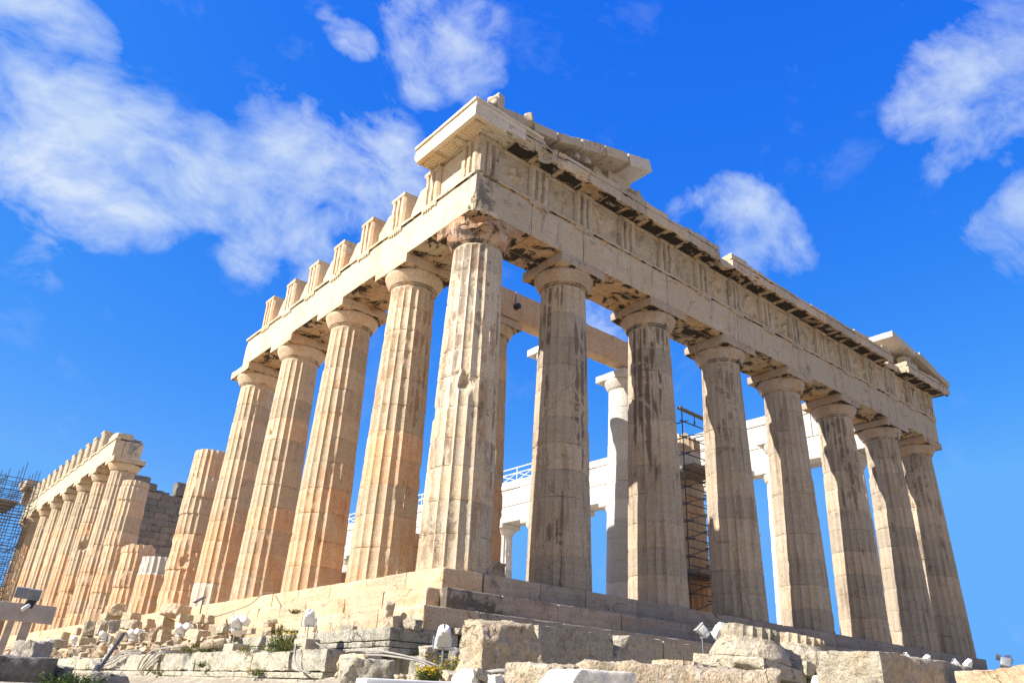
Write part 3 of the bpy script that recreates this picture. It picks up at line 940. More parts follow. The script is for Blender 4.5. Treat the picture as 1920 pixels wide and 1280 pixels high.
# south architraves
def s_arch(y0, ys, y1, mat, name='architrave', label=None, holes=True):
    mb = MB()
    js = [y0] + [y for y in ys if y0 + .5 < y < y1 - .5] + [y1]
    for i in range(len(js) - 1):
        a, b = js[i], js[i + 1]
        for j, (x0, x1) in enumerate(((.13, .70), (.72, 1.29), (1.31, 1.9))):
            g = [((-.25, -.25, 10.45), .75), ((-.1, -.1, 11.1), .3)] if a < .2 else []
            if b > y1 - .01 and y1 < 30:
                g += [((.1, y1 + .1, 11.6), .25)]
            block(mb, (x0, a + .004, 10.432), (x1, b - .004, 11.68), (.55 + random.uniform(-.2, .2), 0, 0), chip=.05, r=.012, res=.13, gouges=g + ([((.13 - .06, random.uniform(a, b), random.choice([10.43, 11.1])), random.uniform(.07, .14)) for _ in range(3)] if j == 0 else []), rough=.012)
        t0 = a
        while t0 < b - .1:
            t1 = min(b, t0 + random.uniform(.8, 2.2))
            if t1 > 1.2 and random.random() > .06:
                block(mb, (.065, t0, 11.685), (.4, t1, 11.785), (.65, 0, 0), chip=.03, r=.008, res=.12)
            t0 = t1
    part(name, mb, mat, down='soffit', label=label)


mb = MB()
s_arch(.14, YS[1:5], 17.5, 'arch')
s_arch(38.95, YS[9:17], 69.3, 'arch', label='architrave over the western row of columns')
TS = [.555, 2.62, 4.71, 6.855, 9.0, 11.146, 13.29, 15.437]
for k, y in enumerate(TS[1:] + [43.3 + 2.1455 * i for i in range(11)]):
    mb = MB()
    block(mb, (.07, y - .42, 11.60), (.3, y + .42, 11.683), (.6, 0, 0), chip=.02, r=.006, res=.2)
    for q in range(6):
        if random.random() < .8:
            yy = y - .35 + q * .14
            tube(mb, (.105, yy, 11.606), (.105, yy, 11.54), .03, 7, .04)
    part('guttae', mb, 'arch')
fr = MB()
block(fr, (.32, .5, 11.79), (1.5, 2.0, 13.12), (.6, 0, 0), chip=.02, res=.3)
fs = part('frieze', fr, 'arch', label='broken frieze along the south side')
for i in range(1, 7):
    fr = MB()
    a, b = TS[i] + .425, TS[i + 1] - .425
    hgt = [1.2, 1.15, 1.1, 1.16, 1.0, 1.08][i - 1]
    block(fr, (.36, a, 11.79), (.74, b + .02, 11.79 + hgt), (.65, 0, 0), chip=.08, res=.12, rough=.02,
          cuts=[((0, .75 + random.uniform(-.3, .3), .7), .42 + random.uniform(-.05, .05))])
    part('metope', fr, 'arch', fs)
for k, y in enumerate(TS):
    mb = MB()
    tri_geo(mb, FS, y, 11.79, seed=k + 40, depth=.36 if k < 1 else .72, wear=(.55 + random.uniform(-.15, .15), .8 if k == 99 else 0, 0))
    part('triglyph', mb, 'south', fs, smooth=28, recalc=True)
mb = MB()
block(mb, (.2, .97, 11.79), (.5, 2.2, 13.11), (.62, 0, 0), chip=.03)
part('metope', mb, 'arch', fs)
fr = MB()
block(fr, (.6, 65.4, 11.79), (1.6, 69.2, 13.1), (.6, 0, 0), res=.4)
ff = part('frieze', fr, 'arch', label='row of upright frieze blocks over the western columns')
for i in (1, 4, 7):
    fr = MB()
    y = 43.3 + 2.1455 * i
    block(fr, (.6, y + .43, 11.79), (.9, y + 1.7, 12.3), (.6, 0, 0), chip=.06, res=.2)
    part('metope', fr, 'arch', ff)
for lo, hi in (((.15, 39.05, 11.79), (1.2, 41.2, 12.2)), ((.5, 41.4, 11.79), (1.6, 42.6, 12.75))):
    fr = MB()
    block(fr, lo, hi, (.45, 0, .15), chip=.15, rough=.05, res=.15)
    part('frieze_block', fr, 'arch', ff)
for i in range(12):
    mb = MB()
    tri_geo(mb, FS, 43.3 + 2.1455 * i, 11.79, seed=i + 70, depth=.6, wear=(.55 + random.uniform(-.2, .2), 0, 0))
    part('triglyph', mb, 'arch', ff, smooth=28, recalc=True)
# broken inner end of the western architrave
mb = MB()
block(mb, (.9, 38.95, 10.44), (1.85, 42.5, 11.8), (.3, 0, .25), chip=.16, rough=.06, gouges=[((1.7, 38.7, 11.2), .35)])
block(mb, (1.1, 39.3, 11.7), (1.8, 41, 12.05), (.4, 0, .2), chip=.2, rough=.06)
part('architrave', mb, 'grock', label='broken rough end of the western architrave')

# ---- cornice
def geison(x0, x1, new=0, gou=(), top=True, low=True, crust=.12, mat='eastarch', topcut=.16, back=1.4):
    mb = MB()
    a = x0
    while a < x1 - .05:
        b = min(x1, a + random.uniform(1.05, 1.35))
        if x1 - b < .5:
            b = x1
        t_ = .5 + random.uniform(-.28, .28)
        gou0 = list(gou)
        if not new:
            for _ in range(4):
                rr = random.uniform(.06, .2)
                gou0.append(((random.uniform(a, b), -.6 - rr * .5, random.choice([13.03, 13.05, 13.74, 13.45])), rr))
        if low:
            block(mb, (a + .003, -.50, 13.17), (b - .003, back, 13.42), (t_, new, crust), chip=.04, gouges=gou0, res=.15)
            block(mb, (a + .002, -.60, 13.03), (b - .002, -.46, 13.40), (t_ + .1, new, 0), chip=.04, r=.008, gouges=gou0, res=.1)
        if top:
            block(mb, (a + .003, -.50, 13.415), (b - .003, back, 13.47), (t_, new, .3), chip=.0, res=.4, gouges=gou0)
            block(mb, (a + .002, -.57 + random.uniform(-.01, .01), 13.465), (b - .002, back, 13.73 - random.uniform(0, topcut)), (t_ + .1, new, 0), chip=.10 if not new else .02, r=.01, gouges=gou0,
                  res=.1, rough=.02 if not new else .004)
        a = b
    for k in range(len(TX) * 2 - 1):
        xm = TX[k // 2] if k % 2 == 0 else (TX[k // 2] + TX[k // 2 + 1]) / 2
        if xm - .43 > x0 - .1 and xm + .43 < x1 + .1 and low:
            block(mb, (xm - .43, -.45, 13.09), (xm + .43, .06, 13.168), (.3, new, .42), chip=.03, r=.008, gouges=gou, res=.15)
            block(mb, (xm + .455, -.47, 13.045), (xm + .60, .06, 13.172), (.75, new, 0), chip=.04, r=.008, gouges=gou, res=.15)
    return mb


brk = [((1.5, -.75, 12.95), .42), ((2.3, -.75, 13.1), .40), ((2.55, -.75, 13.75), .36), ((3.0, -.8, 13.0), .38), ((3.9, -.8, 12.95), .40), ((4.25, -.85, 13.2), .34),
       ((.75, -.72, 12.95), .3), ((2.9, -.95, 13.45), .5)]
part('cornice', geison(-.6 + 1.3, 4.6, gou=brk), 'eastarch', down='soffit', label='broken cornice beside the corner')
part('cornice', geison(4.6, 11.4, gou=[((11.55, -.7, 13.9), .35)]), 'eastarch', down='soffit')
part('cornice', geison(11.4, 12.2, top=False, gou=[((11.8, -.6, 13.4), .55)]), 'eastarch', down='soffit', label='gap in the cornice where the front has broken off')
part('cornice', geison(12.2, 25.2, topcut=.2, gou=[((13.9, -.7, 13.0), .33)]), 'eastarch', down='soffit')
mb = MB()
block(mb, (25.25, -.1, 13.13), (26.8, 1.4, 13.5), (.5, 0, .2), chip=.1, rough=.03, gouges=[((25.5, -.1, 13.5), .3)])
part('cornice', mb, 'eastarch', down='soffit', label='broken stretch of cornice near the far corner')
part('cornice', geison(26.8, 31.45, gou=[((31.6, -.6, 12.95), .3)]), 'eastarch', down='soffit')
# corner cornice, smooth restored block turning onto the south side
mb = MB()
for a, b, nw in ((-.6, 1.72, .45), (1.73, 2.75, .1)):
    block(mb, (-.52, a + .0, 13.17), (1.4, b, 13.42), (.6, nw, .05), chip=.02, res=.12)
    block(mb, (-.60, a, 13.04), (-.46, b, 13.43), (.7, nw, 0), chip=.015, r=.008, res=.1, gouges=[((-.6, 2.9, 13.0), .3)] if a > 1 else ())
    block(mb, (-.575, a + .002, 13.432), (1.4, b - .002, 13.62), (.7, nw, 0), chip=.015, res=.1)
    block(mb, (-.63, a, 13.622), (1.4, b, 13.735), (.7, nw, 0), chip=.015, res=.1)
block(mb, (-.455, -.60, 13.04), (.7, -.46, 13.43), (.6, .3, 0), chip=.03, r=.008, res=.1, gouges=[((.75, -.72, 12.95), .3)])
block(mb, (-.55, -.62, 13.625), (2.2, -.5, 13.73), (.6, .3, 0), chip=.03, r=.008, res=.1, gouges=[((2.4, -.7, 13.6), .3)])
for yc in (.1, 1.15, 2.25):
    block(mb, (-.44, yc - .42, 13.09), (.05, yc + .42, 13.168), (.75, .1, .15), chip=.02, r=.008)
    for qx in (-.34, -.2, -.06):
        for qy in range(6):
            tube(mb, (qx, yc - .33 + qy * .132, 13.095), (qx, yc - .33 + qy * .132, 13.062), .032, 7, .036)
part('cornice', mb, 'arch', down='ochre', label='smooth restored corner cornice overhanging the south side')
# south-west corner cornice far down the row
mb = MB()
block(mb, (-.6, 67.0, 13.13), (3.5, 70.2, 13.75), (.5, 0, .1), chip=.08, res=.25)
block(mb, (-.75, 68.9, 13.75), (3.9, 70.3, 14.2), (.35, 0, .25), chip=.1, res=.25, rot=(0, -.14, 0))
block(mb, (-.3, 68.8, 11.8), (4.5, 69.6, 13.1), (.4, 0, .2), res=.4)
part('cornice', mb, 'eastarch', label='cornice fragment on the far south-west corner')

# ---- what is left of the pediment
def slab(mb, x0, z0, x1, z1, th, y0=-.5, y1=1.0, new=0, **k):
    L_ = math.hypot(x1 - x0, z1 - z0)
    an = math.atan2(z1 - z0, x1 - x0)
    V, F = blockV((L_, y1 - y0, th), **{**dict(res=.12, chip=.06, rough=.015), **k})
    V = V + np.array([L_ / 2, 0, -th / 2])
    V = V @ rotm((0, -an, 0)).T
    mb.add(V + np.array([x0, (y0 + y1) / 2, z0]), F, (.5 + random.uniform(-.2, .2), new, .05))


for (x0, z0, x1, z1, th, nw) in ((-.1, 13.92, 1.68, 14.27, .36, 0), (1.78, 14.22, 2.79, 14.41, .34, 0), (2.83, 14.40, 3.90, 14.78, .36, 0), (3.94, 14.80, 5.08, 15.13, .42, 0),
                                 (5.12, 15.13, 6.28, 15.45, .40, .1), (6.32, 15.45, 7.48, 15.78, .50, .55)):
    mb = MB()
    slab(mb, x0, z0, x1, z1, th, new=nw, chip=.10 if nw < .3 else .02, gouges=[((.9, -.7, .1), .3)] if x0 < 0 else ())
    part('raking_cornice', mb, 'eastarch')
mb = MB()
for (x0, x1, z1) in ((-.2, 1.6, 13.9), (1.6, 3.4, 14.0), (5.3, 6.4, 14.75), (6.4, 7.5, 14.6)):
    block(mb, (x0 + .005, .35, 13.6), (x1 - .005, 1.5, z1), (.5, 0, .1), chip=.1, rough=.02)
part('pediment_wall', mb, 'eastarch', label='wall stones under the sloping slabs of the south corner')
mb = MB()
block(mb, (4.9, .15, 13.7), (6.0, 1.0, 14.7), (.4, 0, .2), chip=.1, rough=.03, cuts=[((.8, 0, .6), .35), ((-.8, -.3, .3), .45)])
block(mb, (5.9, -.25, 13.72), (7.0, .8, 14.15), (.6, 0, .0), chip=.1, rough=.03, cuts=[((.5, -.5, .7), .3)])
block(mb, (6.1, .3, 14.1), (7.3, 1.3, 15.05), (.65, .2, .0), chip=.04)
part('pediment_wall', mb, 'eastarch', label='stones left standing in the south corner of the pediment')
# weathered statues on the cornice
mb = MB()
hd = []
for dx, dz in ((0, 0), (.55, .05)):
    P, F = blockV((.26, .78, .30), .06, .06, .08, .02, cuts=[((0, -.6, .8), .26)], gouges=[((.0, -.42, -.25), .2)])
    P = P @ rotm((.55, 0, .2)).T
    mb.add(P + np.array([3.75 + dx, -.15, 14.15 + dz]), F, (.35, 0, .3))
    P, F = blockV((.3, .44, .8), .07, .06, .1, .03, cuts=[((0, -.7, .7), .3)])
    mb.add(P + np.array([3.75 + dx, .25, 13.98 + dz]), F, (.3, 0, .35))
part('pediment_statue', mb, 'eastarch', label='weathered horse heads leaning out of the pediment corner', smooth=60)
mb = MB()
for (c, sz, rt_) in (((7.05, -.1, 13.98), (.42, .5, .55), .3), ((7.35, -.05, 13.95), (.3, .4, .5), -.2), ((6.95, 0, 14.25), (.3, .3, .3), .5)):
    P, F = blockV(sz, .06, .08, .1, .03)
    mb.add(P @ rotm((0, 0, rt_)).T + np.array(c), F, (.4, 0, .2))
part('pediment_statue', mb, 'eastarch', label='headless statue stump at the break of the pediment', smooth=60)
mb = MB()
for (c, sz, rt_) in (((.35, -.28, 14.05), (.5, .5, .3), .2), ((.45, -.25, 14.38), (.34, .4, .5), .1), ((.25, -.3, 14.25), (.3, .35, .25), .6)):
    P, F = blockV(sz, .05, .08, .08, .03)
    mb.add(P @ rotm((0, 0, rt_)).T + np.array(c), F, (.5, .1, .05))
part('corner_ornament', mb, 'eastarch', label='worn carved stub standing on the roof corner', smooth=60)
# far corner of the pediment
mb = MB()
slab(mb, 25.9, 15.08, 28.3, 14.72, .34, y0=-.5, y1=1.5, new=.5, chip=.02)
part('raking_cornice', mb, 'eastarch', label='pale restored slab jutting from the far pediment corner')
mb = MB()
slab(mb, 28.35, 14.72, 31.95, 14.02, .34, y0=-.5, y1=1.0)
slab(mb, 29.15, 14.98, 30.9, 14.55, .34, y0=-.35, y1=.4, chip=.14, rough=.05)
slab(mb, 27.3, 15.05, 28.2, 14.9, .26, y0=-.4, y1=.3, chip=.14, rough=.05)
part('raking_cornice', mb, 'eastarch', label='broken sloping cornice at the far corner')
mb = MB()
block(mb, (26.8, .3, 13.7), (28.3, 1.3, 14.45), (.4, 0, .2), chip=.1, rough=.02)
block(mb, (28.3, .2, 13.7), (30.6, 1.3, 14.2), (.4, 0, .2), chip=.1, rough=.02)
for c, sz in (((27.6, -.1, 13.98), (.7, .5, .5)), ((28.3, -.1, 13.95), (.6, .5, .45)), ((28.0, -.1, 14.2), (.4, .4, .3))):
    P, F = blockV(sz, .08, .1, .12, .04)
    mb.add(P + np.array(c), F, (.35, 0, .3))
part('pediment_wall', mb, 'eastarch', label='stones left standing in the north corner of the pediment')

# ---- porch architrave, inner walls, restored north side
mb = MB()
for a, b in ((4.7, 8.93), (8.95, 13.05)):
    block(mb, (a, 5.25, 10.62), (b - .01, 5.85, 11.82), (.45, 0, 0), chip=.07, rough=.02, res=.15, gouges=[((8.6, 5.1, 10.7), .25)])
part('architrave', mb, 'beam', label='orange architrave beam over the inner porch columns')
mb = MB()
for i in range(12):
    z0 = .7 + i * .52
    for a in np.arange(19.5, 26.5, 1.3):
        if z0 < 1.8:
            block(mb, (a, 10.2, z0), (a + 1.28, 11.4, z0 + .515), res=.4, chip=.04)
part('inner_wall', mb, 'south', label='low remains of the inner hall wall')
mb = MB()
for i in range(4):
    block(mb, (4.6, 9.4, .7 + i * .52), (5.9, 10.9, .7 + i * .52 + .512), chip=.04, wear=(.4, 0, .1))
part('inner_wall', mb, 'south', label='stacked wall stones behind the south columns')
mb = MB()
for x, y, z in ((4.1, 13.2, .75), (4.4, 14.0, .9), (3.9, 14.8, .7)):
    block(mb, (x, y, z - .7), (x + .9, y + .9, z + .8), chip=.15, rough=.06, wear=(.5, 0, 0))
part('inner_wall', mb, 'south', label='rough stones lying on the floor behind the south columns')
mb = MB()
for z0, hh, q in ((.0, .36, .1), (.36, .34, 0), (.7, .5, -.1)):
    block(mb, (4.75 + q, 4.1, z0), (5.45 + q * 1.5, 4.8, z0 + hh), chip=.14, rough=.06, wear=(.4, 0, .2))
part('inner_wall', mb, 'grock', label='weathered blocks at the foot of the inner porch')
# the shaded cross wall far inside
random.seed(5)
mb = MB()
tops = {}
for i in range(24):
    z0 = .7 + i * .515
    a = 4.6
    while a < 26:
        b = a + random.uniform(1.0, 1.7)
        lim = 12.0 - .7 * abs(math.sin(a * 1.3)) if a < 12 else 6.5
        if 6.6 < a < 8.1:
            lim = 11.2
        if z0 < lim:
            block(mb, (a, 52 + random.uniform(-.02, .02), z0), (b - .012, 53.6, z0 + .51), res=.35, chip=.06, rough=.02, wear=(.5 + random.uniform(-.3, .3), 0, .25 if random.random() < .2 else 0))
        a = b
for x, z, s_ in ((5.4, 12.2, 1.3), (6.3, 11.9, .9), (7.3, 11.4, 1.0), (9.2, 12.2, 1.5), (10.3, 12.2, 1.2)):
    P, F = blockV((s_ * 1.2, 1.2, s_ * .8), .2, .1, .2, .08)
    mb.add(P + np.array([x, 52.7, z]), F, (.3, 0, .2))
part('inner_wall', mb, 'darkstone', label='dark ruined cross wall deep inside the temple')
mb = MB()
random.seed(6)
for i in range(16):
    a, b = YS[i], YS[i + 1]
    for x0, x1 in ((28.98, 29.85), (29.87, 30.75)):
        for q0, q1 in ((10.432, 11.70), (11.715, 11.785)):
            block(mb, (x0 - (.05 if q0 > 11 else 0), a + .015, q0), (x1, b - .015, q1), (.5 + random.uniform(-.3, .2), random.choice([.9, .7, .2]), 0), chip=.03, res=.4)
part('architrave', mb, 'new', label='restored white architrave of the far colonnade')
mb = MB()
for i in range(15):
    a, b = YS[i], YS[i + 1]
    if i == 0:
        continue
    for q in range(3):
        block(mb, (28.98 + random.uniform(-.03, .03), a + q * 1.43 + .015, 11.80), (30.7, a + (q + 1) * 1.43 - .015, 13.1), (.5 + random.uniform(-.3, .2), random.choice([.9, .7, .1]), 0), chip=.04, res=.4)
    if i in (1, 2, 3, 5) or i > 6:
        block(mb, (28.9, a + .005 + (1.6 if i == 1 else 0), 13.11), (31.2, b - .005, 13.62), (.6, .9, 0), chip=.03, res=.4)
part('frieze', mb, 'new', label='restored white blocks along the top of the far colonnade')

# ================================================================== GROUND
def ground_z(x, y):
    d = np.hypot(x + 10.88, y + 15.70)
    near = np.clip((d - 4.5) / 4.2, 0, 1)
    near = near * near * (3 - 2 * near)
    z = -4.5 + 1.6 * near                                # bank up to the foot of the south wall
    e = np.clip((x + 5.6) / 1.6, 0, 1) * np.clip((d - 7.0) / 2.0, 0, 1) * np.clip((y + 13.5) / 2.5, 0, 1)
    z = np.maximum(z, -4.5 + 1.9 * e)                    # terrace in front of the east steps
    s = np.clip((-x - 11) / 10, 0, 1)
    z = z - 1.3 * s * np.clip((y + 10) / 10, 0, 1)
    far = np.clip((np.hypot(x - 10, y - 25) - 75) / 120, 0, 1)
    return z - far * 55


g = np.concatenate([-np.geomspace(4000, 62, 16), np.arange(-60, 110, .75), np.geomspace(112, 4000, 16)])
GX, GY = np.meshgrid(g, g)
GZ = ground_z(GX, GY)
Pn = np.stack([GX, GY, GX * 0], 2)
nearm = (np.abs(GX) < 112) & (np.abs(GY) < 112)
GZ = GZ + np.where(nearm, .07 * fbm(Pn * .9, 4, 3) - .03, 0)
n_ = len(g)
idx = np.arange(n_ * n_).reshape(n_, n_)
F = np.stack([idx[:-1, :-1], idx[:-1, 1:], idx[1:, 1:], idx[1:, :-1]], 2).reshape(-1, 4)
mb = MB()
mb.add(np.stack([GX, GY, GZ], 2).reshape(-1, 3), F)
tag(mb.build('ground', 'ground', smooth=180), kind='structure')

# ================================================================== LOOSE STONES
random.seed(21)


def stone(name, label, cat, c, size, mat='orock', yaw=0, tilt=(0, 0), seed=None, rough=.05, chip=.12, ncut=3, wear=None, group=None, gouges=(), res=None, lowf=.0, smooth=45, cuts=None):
    rn = random.Random((seed or 0) * 31 + int(abs(c[0] * 37 + c[1] * 91 + c[2] * 53) * 10))
    sc = min(size)
    if cuts is None:
        cuts = []
        for _ in range(ncut):
            a, b = rn.uniform(0, 6.28), rn.uniform(-.15, .9)
            n_ = np.array([math.cos(a) * math.cos(b), math.sin(a) * math.cos(b), math.sin(b)])
            ex = np.abs(n_) @ (np.array(size) / 2)
            cuts.append((n_, ex * rn.uniform(.62, .86)))
    V, F = blockV(size, res or max(.028, sc / 13), .012, min(chip, sc * .25), min(rough, sc * .12), rn.randint(1, 9999), cuts=cuts, gouges=gouges, freq=1.1 / max(sc, .25), lowf=lowf)
    V = V @ rotm((tilt[0], tilt[1], yaw)).T
    b = np.array([c[0], c[1], c[2] - size[2] / 2])
    mb = MB()
    mb.add(V + np.array(c), F, wear or (.5 + rn.uniform(-.3, .3), 0, rn.uniform(0, .15)))
    o = mb.build(name, mat, base=tuple(b), smooth=smooth)
    return tag(o, label, cat, group)


# rubble heaped on the south ledge: (x, y, z, width, height, kind, label)
RUB = [
    (-1.9, 20.05, -.16, .76, .47, 'w', 'squared white block propped on rubble under the stump with rounded top'),
    (-1.9, 20.78, -.49, .99, .37, 'o', 'flat honey slab under the propped white block'),
    (-1.9, 17.97, -.53, .62, .31, 'o', 'rounded honey boulder right of the propped white block'),
    (-2.7, 20.56, -.95, .57, .57, 'w', 'upright pale block below the flat honey slab'),
    (-2.7, 18.55, -.98, .48, .54, 'w', 'narrow pale block beside the grey rounded stone'),
    (-2.7, 16.9, -.99, .49, .42, 'g', 'grey rounded stone between two pale blocks on the ledge'),
    (-1.9, 17.77, -.83, .78, .37, 'w', 'long pale stone under the rounded honey boulder'),
    (-1.9, 15.54, -.89, .48, .32, 'o', 'squat orange stone left of the largest rubble stone'),
    (-1.9, 13.59, -.95, .61, .34, 'o', 'largest brown-orange rubble stone left of a double floodlight'),
    (-1.9, 11.74, -.94, .64, .38, 'o', 'orange stone just behind the fourth floodlight'),
    (-2.7, 12.04, -1.41, .37, .37, 'o', 'upright orange stone below the largest rubble stone'),
    (-2.7, 10.93, -1.49, .47, .36, 'o', 'banded orange stone left of the fourth floodlight post'),
    (-2.7, 15.65, -1.44, .57, .44, 'w', 'pale split stone behind the black leaning pole'),
    (-2.7, 13.21, -1.46, .26, .32, 'w', 'thin pale upright stone right of the fifth floodlight'),
    (-2.7, 17.04, -1.46, .23, .26, 'g', 'small grey stone left of the black leaning pole'),
    (-2.7, 22.31, -.99, .26, .3, 'o', 'small dark orange stone beside the seventh floodlight'),
    (-2.7, 24.28, -1.11, .39, .31, 'o', 'orange rubble stone on the far end of the ledge'),
    (-2.7, 25.04, -1.4, .76, .35, 'g', 'long grey stone at the far end of the ledge'),
    (-2.7, 20.43, -1.45, .78, .35, 'w', 'long pale stone between two far floodlights'),
    (-2.7, 19.07, -1.85, .27, .31, 'w', 'pale chunk on the wall top below the far floodlights'),
    (-2.7, 17.96, -1.81, .33, .33, 'o', 'orange chunk on the wall top below the far floodlights'),
    (-2.7, 16.32, -1.79, .32, .41, 'g', 'grey upright chunk at the foot of the black leaning pole'),
    (-2.7, 14.97, -1.83, .31, .31, 'w', 'pale upright chunk right of the black leaning pole'),
    (-2.7, 13.75, -1.88, .33, .24, 'g', 'dark grey stone under the fifth floodlight'),
    (-2.7, 12.36, -1.88, .29, .2, 'w', 'white tilted stone where the cables drop over the wall'),
    (-2.7, 8.29, -1.53, .41, .25, 'o', 'orange stone right of the fourth floodlight'),
    (-1.9, 10.3, -1.18, .22, .19, 'w', 'small pale stone above the orange stone by the fourth floodlight'),
    (-2.7, 12.09, -1.7, .48, .2, 'w', 'flat pale stone under the banded orange stone'),
    (-2.7, 10.29, -1.81, .4, .24, 'w', 'rough pale stone left of the fourth floodlight base'),
    (-1.9, 12.93, -.55, .85, .36, 'o', 'long orange slab lying against the column step'),
    (-1.9, 10.38, -.92, .29, .27, 'o', 'square orange stone under the grey bar on the steps'),
    (-1.9, 9.52, -.98, .31, .26, 'o', 'orange stone right of the grey bar on the steps'),
    (-1.9, 11.12, -1.12, .36, .17, 'o', 'low orange stone under the fourth floodlight head'),
    (-2.7, 7.95, -1.54, .64, .3, 'o', 'wedge of orange stone between two near floodlights'),
    (-2.7, 6.21, -1.44, .39, .25, 'w', 'pale flat stone left of the double-capped floodlight'),
    (-2.7, 4.23, -1.55, .27, .13, 'o', 'low reddish stone right of the double-capped floodlight'),
    (-1.75, 5.6, -1.5, .4, .2, 'w', 'low pale stone against the bottom step'),
    (-1.8, .9, -1.53, .36, .16, 'g', 'small grey stone right of the upright floodlight on the ledge'),
    (-1.72, -.55, -1.26, .3, .5, 'o', 'brown rounded stone jammed in the gap of the bottom step'),
    (-1.95, -1.1, -1.5, .44, .24, 'w', 'grey-faced stone on the corner of the limestone ledge'),
    (-1.65, -1.42, -1.51, .36, .22, 'w', 'split white stone on the corner of the limestone ledge'),
    (-.55, -1.5, -1.55, .3, .12, 'w', 'thin pale chip on the blackened ledge behind the front floodlight'),
    (.15, -1.5, -1.54, .4, .16, 'w', 'larger pale stone on the blackened ledge beside the boulder'),
    (-2.3, -3.04, -2.2, .36, .42, 'w', 'pale stone left of the front floodlight'),
    (-1.9, -3.32, -2.2, .2, .4, 'g', 'small grey stone right of the front floodlight'),
    (-1.7, -3.45, -2.2, .16, .4, 'o', 'small brown stone tucked against the large boulder'),
    (-2.17, -3.6, -2.5, .24, .24, 'w', 'white stone at the foot of the front floodlight'),
]
for k, (x, y, z, w, h, t, lb) in enumerate(RUB):
    mat = {'w': 'rock', 'o': 'orock', 'g': 'grock'}[t]
    stone('rubble_stone', lb, 'stone', (x, y, z), (max(.14, w * .75), max(.14, w * .95), h), mat, yaw=random.uniform(-.5, .5), tilt=(random.uniform(-.14, .14), random.uniform(-.14, .14)),
          seed=k + 1, group='stones heaped along the south ledge', ncut=3, rough=.04)
# the packed small debris under them
random.seed(33)
mb = MB()
for k in range(420):
    y = random.uniform(5.5, 58)
    x = random.uniform(-3.5, -1.5)
    s_ = random.uniform(.1, .32) * (1 if y < 30 else 1.5)
    z = -2.06 + (x + 3.5) * .42 + random.uniform(-.05, .1)
    V, F = blockV((s_ * random.uniform(.7, 1.5), s_ * random.uniform(.7, 1.5), s_ * random.uniform(.5, 1)), s_ / 3, .01, s_ * .2, s_ * .08, k + 5,
                  cuts=[((random.uniform(-1, 1), random.uniform(-1, 1), random.uniform(0, 1)), s_ * .34)])
    mb.add(V @ rotm((random.uniform(-.4, .4), random.uniform(-.4, .4), random.uniform(0, 3))).T + np.array([x, y, z]), F, (random.random(), 0, random.uniform(0, .2)))
tag(mb.build('rubble', 'orock'), 'loose broken marble rubble packed along the foot of the south steps', 'rubble', kind='stuff')

random.seed(44)
mb = MB()
for k in range(260):
    x, y = random.uniform(-4.6, 8), random.uniform(-10, -2.2)
    s_ = random.uniform(.05, .2)
    V, F = blockV((s_ * random.uniform(.7, 1.6), s_ * random.uniform(.7, 1.5), s_ * random.uniform(.5, 1)), s_ / 3, .008, s_ * .2, s_ * .08, k + 905,
                  cuts=[((random.uniform(-1, 1), random.uniform(-1, 1), random.uniform(0, 1)), s_ * .34)])
    z = float(ground_z(np.array(x), np.array(y))) + s_ * .2
    mb.add(V @ rotm((random.uniform(-.4, .4), random.uniform(-.4, .4), random.uniform(0, 3))).T + np.array([x, y, z]), F, (random.random(), 0, random.uniform(0, .2)))
tag(mb.build('chippings', 'rock'), 'small stone chippings scattered over the ground before the east steps', 'stone chips', kind='stuff')

E_ = 'large stone blocks in front of the east steps'
stone('stone_block', 'big grey-faced boulder with a broken top left of the row of dark blocks', 'stone block', (-2.57, -5.46, -2.18), (1.2, .60, .98), 'rock', seed=3, rough=.09, chip=.16,
      cuts=[((-.2, -.75, .75), .46), ((.8, -.2, .65), .64), ((.8, -.3, -.6), .62), ((-.8, -.3, .6), .66)], gouges=[((-.42, -.46, .36), .26), ((.1, -.56, .62), .36), ((.42, -.46, -.6), .3)], group=E_, res=.06)
stone('stone_block', 'long flat-faced grey block right of the big boulder', 'stone block', (-.62, -4.65, -2.1), (1.85, 1.1, .93), 'rock', seed=4, rough=.03, chip=.10,
      cuts=[((-.85, -.2, -.62), .78), ((.94, 0, .0), .95), ((.85, -.1, -.55), .98)], group=E_, wear=(.32, 0, .2), res=.07)
stone('stone_block', 'brown block with a pale chipped corner in the row of dark blocks', 'stone block', (.98, -4.65, -2.08), (1.42, 1.1, .93), 'rock', seed=5, rough=.03, chip=.10,
      cuts=[((-.8, 0, .6), .74), ((-.6, -.5, .62), .70)], group=E_, wear=(.4, 0, .1), res=.07)
stone('stone_block', 'brown block at the right end of the row under the steps', 'stone block', (2.6, -4.65, -2.1), (1.75, 1.1, .92), 'orock', seed=6, rough=.03, chip=.08, ncut=1, group=E_,
      wear=(.35, 0, .1), res=.08)
stone('stone_block', 'small pale boulder with a sunlit cap left of the tall squared block', 'stone block', (2.25, -8.3, -2.1), (.55, .55, .5), 'rock', seed=7, group=E_)
stone('stone_block', 'grey slab behind the fallen capitals', 'stone block', (3.6, -8.0, -2.3), (2.4, .9, .62), 'rock', seed=17, group=E_, ncut=1, wear=(.3, 0, .1))
stone('stone_block', 'tall squared block with sunlit left end and dark pitted face', 'stone block', (-.8, -10.95, -2.53), (2.6, .8, .70), 'rock', seed=8, chip=.09, rough=.03,
      cuts=[((.55, 0, .83), .92), ((.25, .2, .95), .46)], group=E_, wear=(.35, 0, .15), res=.05)
stone('stone_block', 'golden sunlit slab cut off by the right edge', 'stone block', (-.55, -12.55, -2.75), (1.8, 1.3, .92), 'orock', seed=9, yaw=.95, chip=.08, group=E_, wear=(.7, 0, 0), ncut=1)
F_ = 'pale rough stones along the bottom edge'
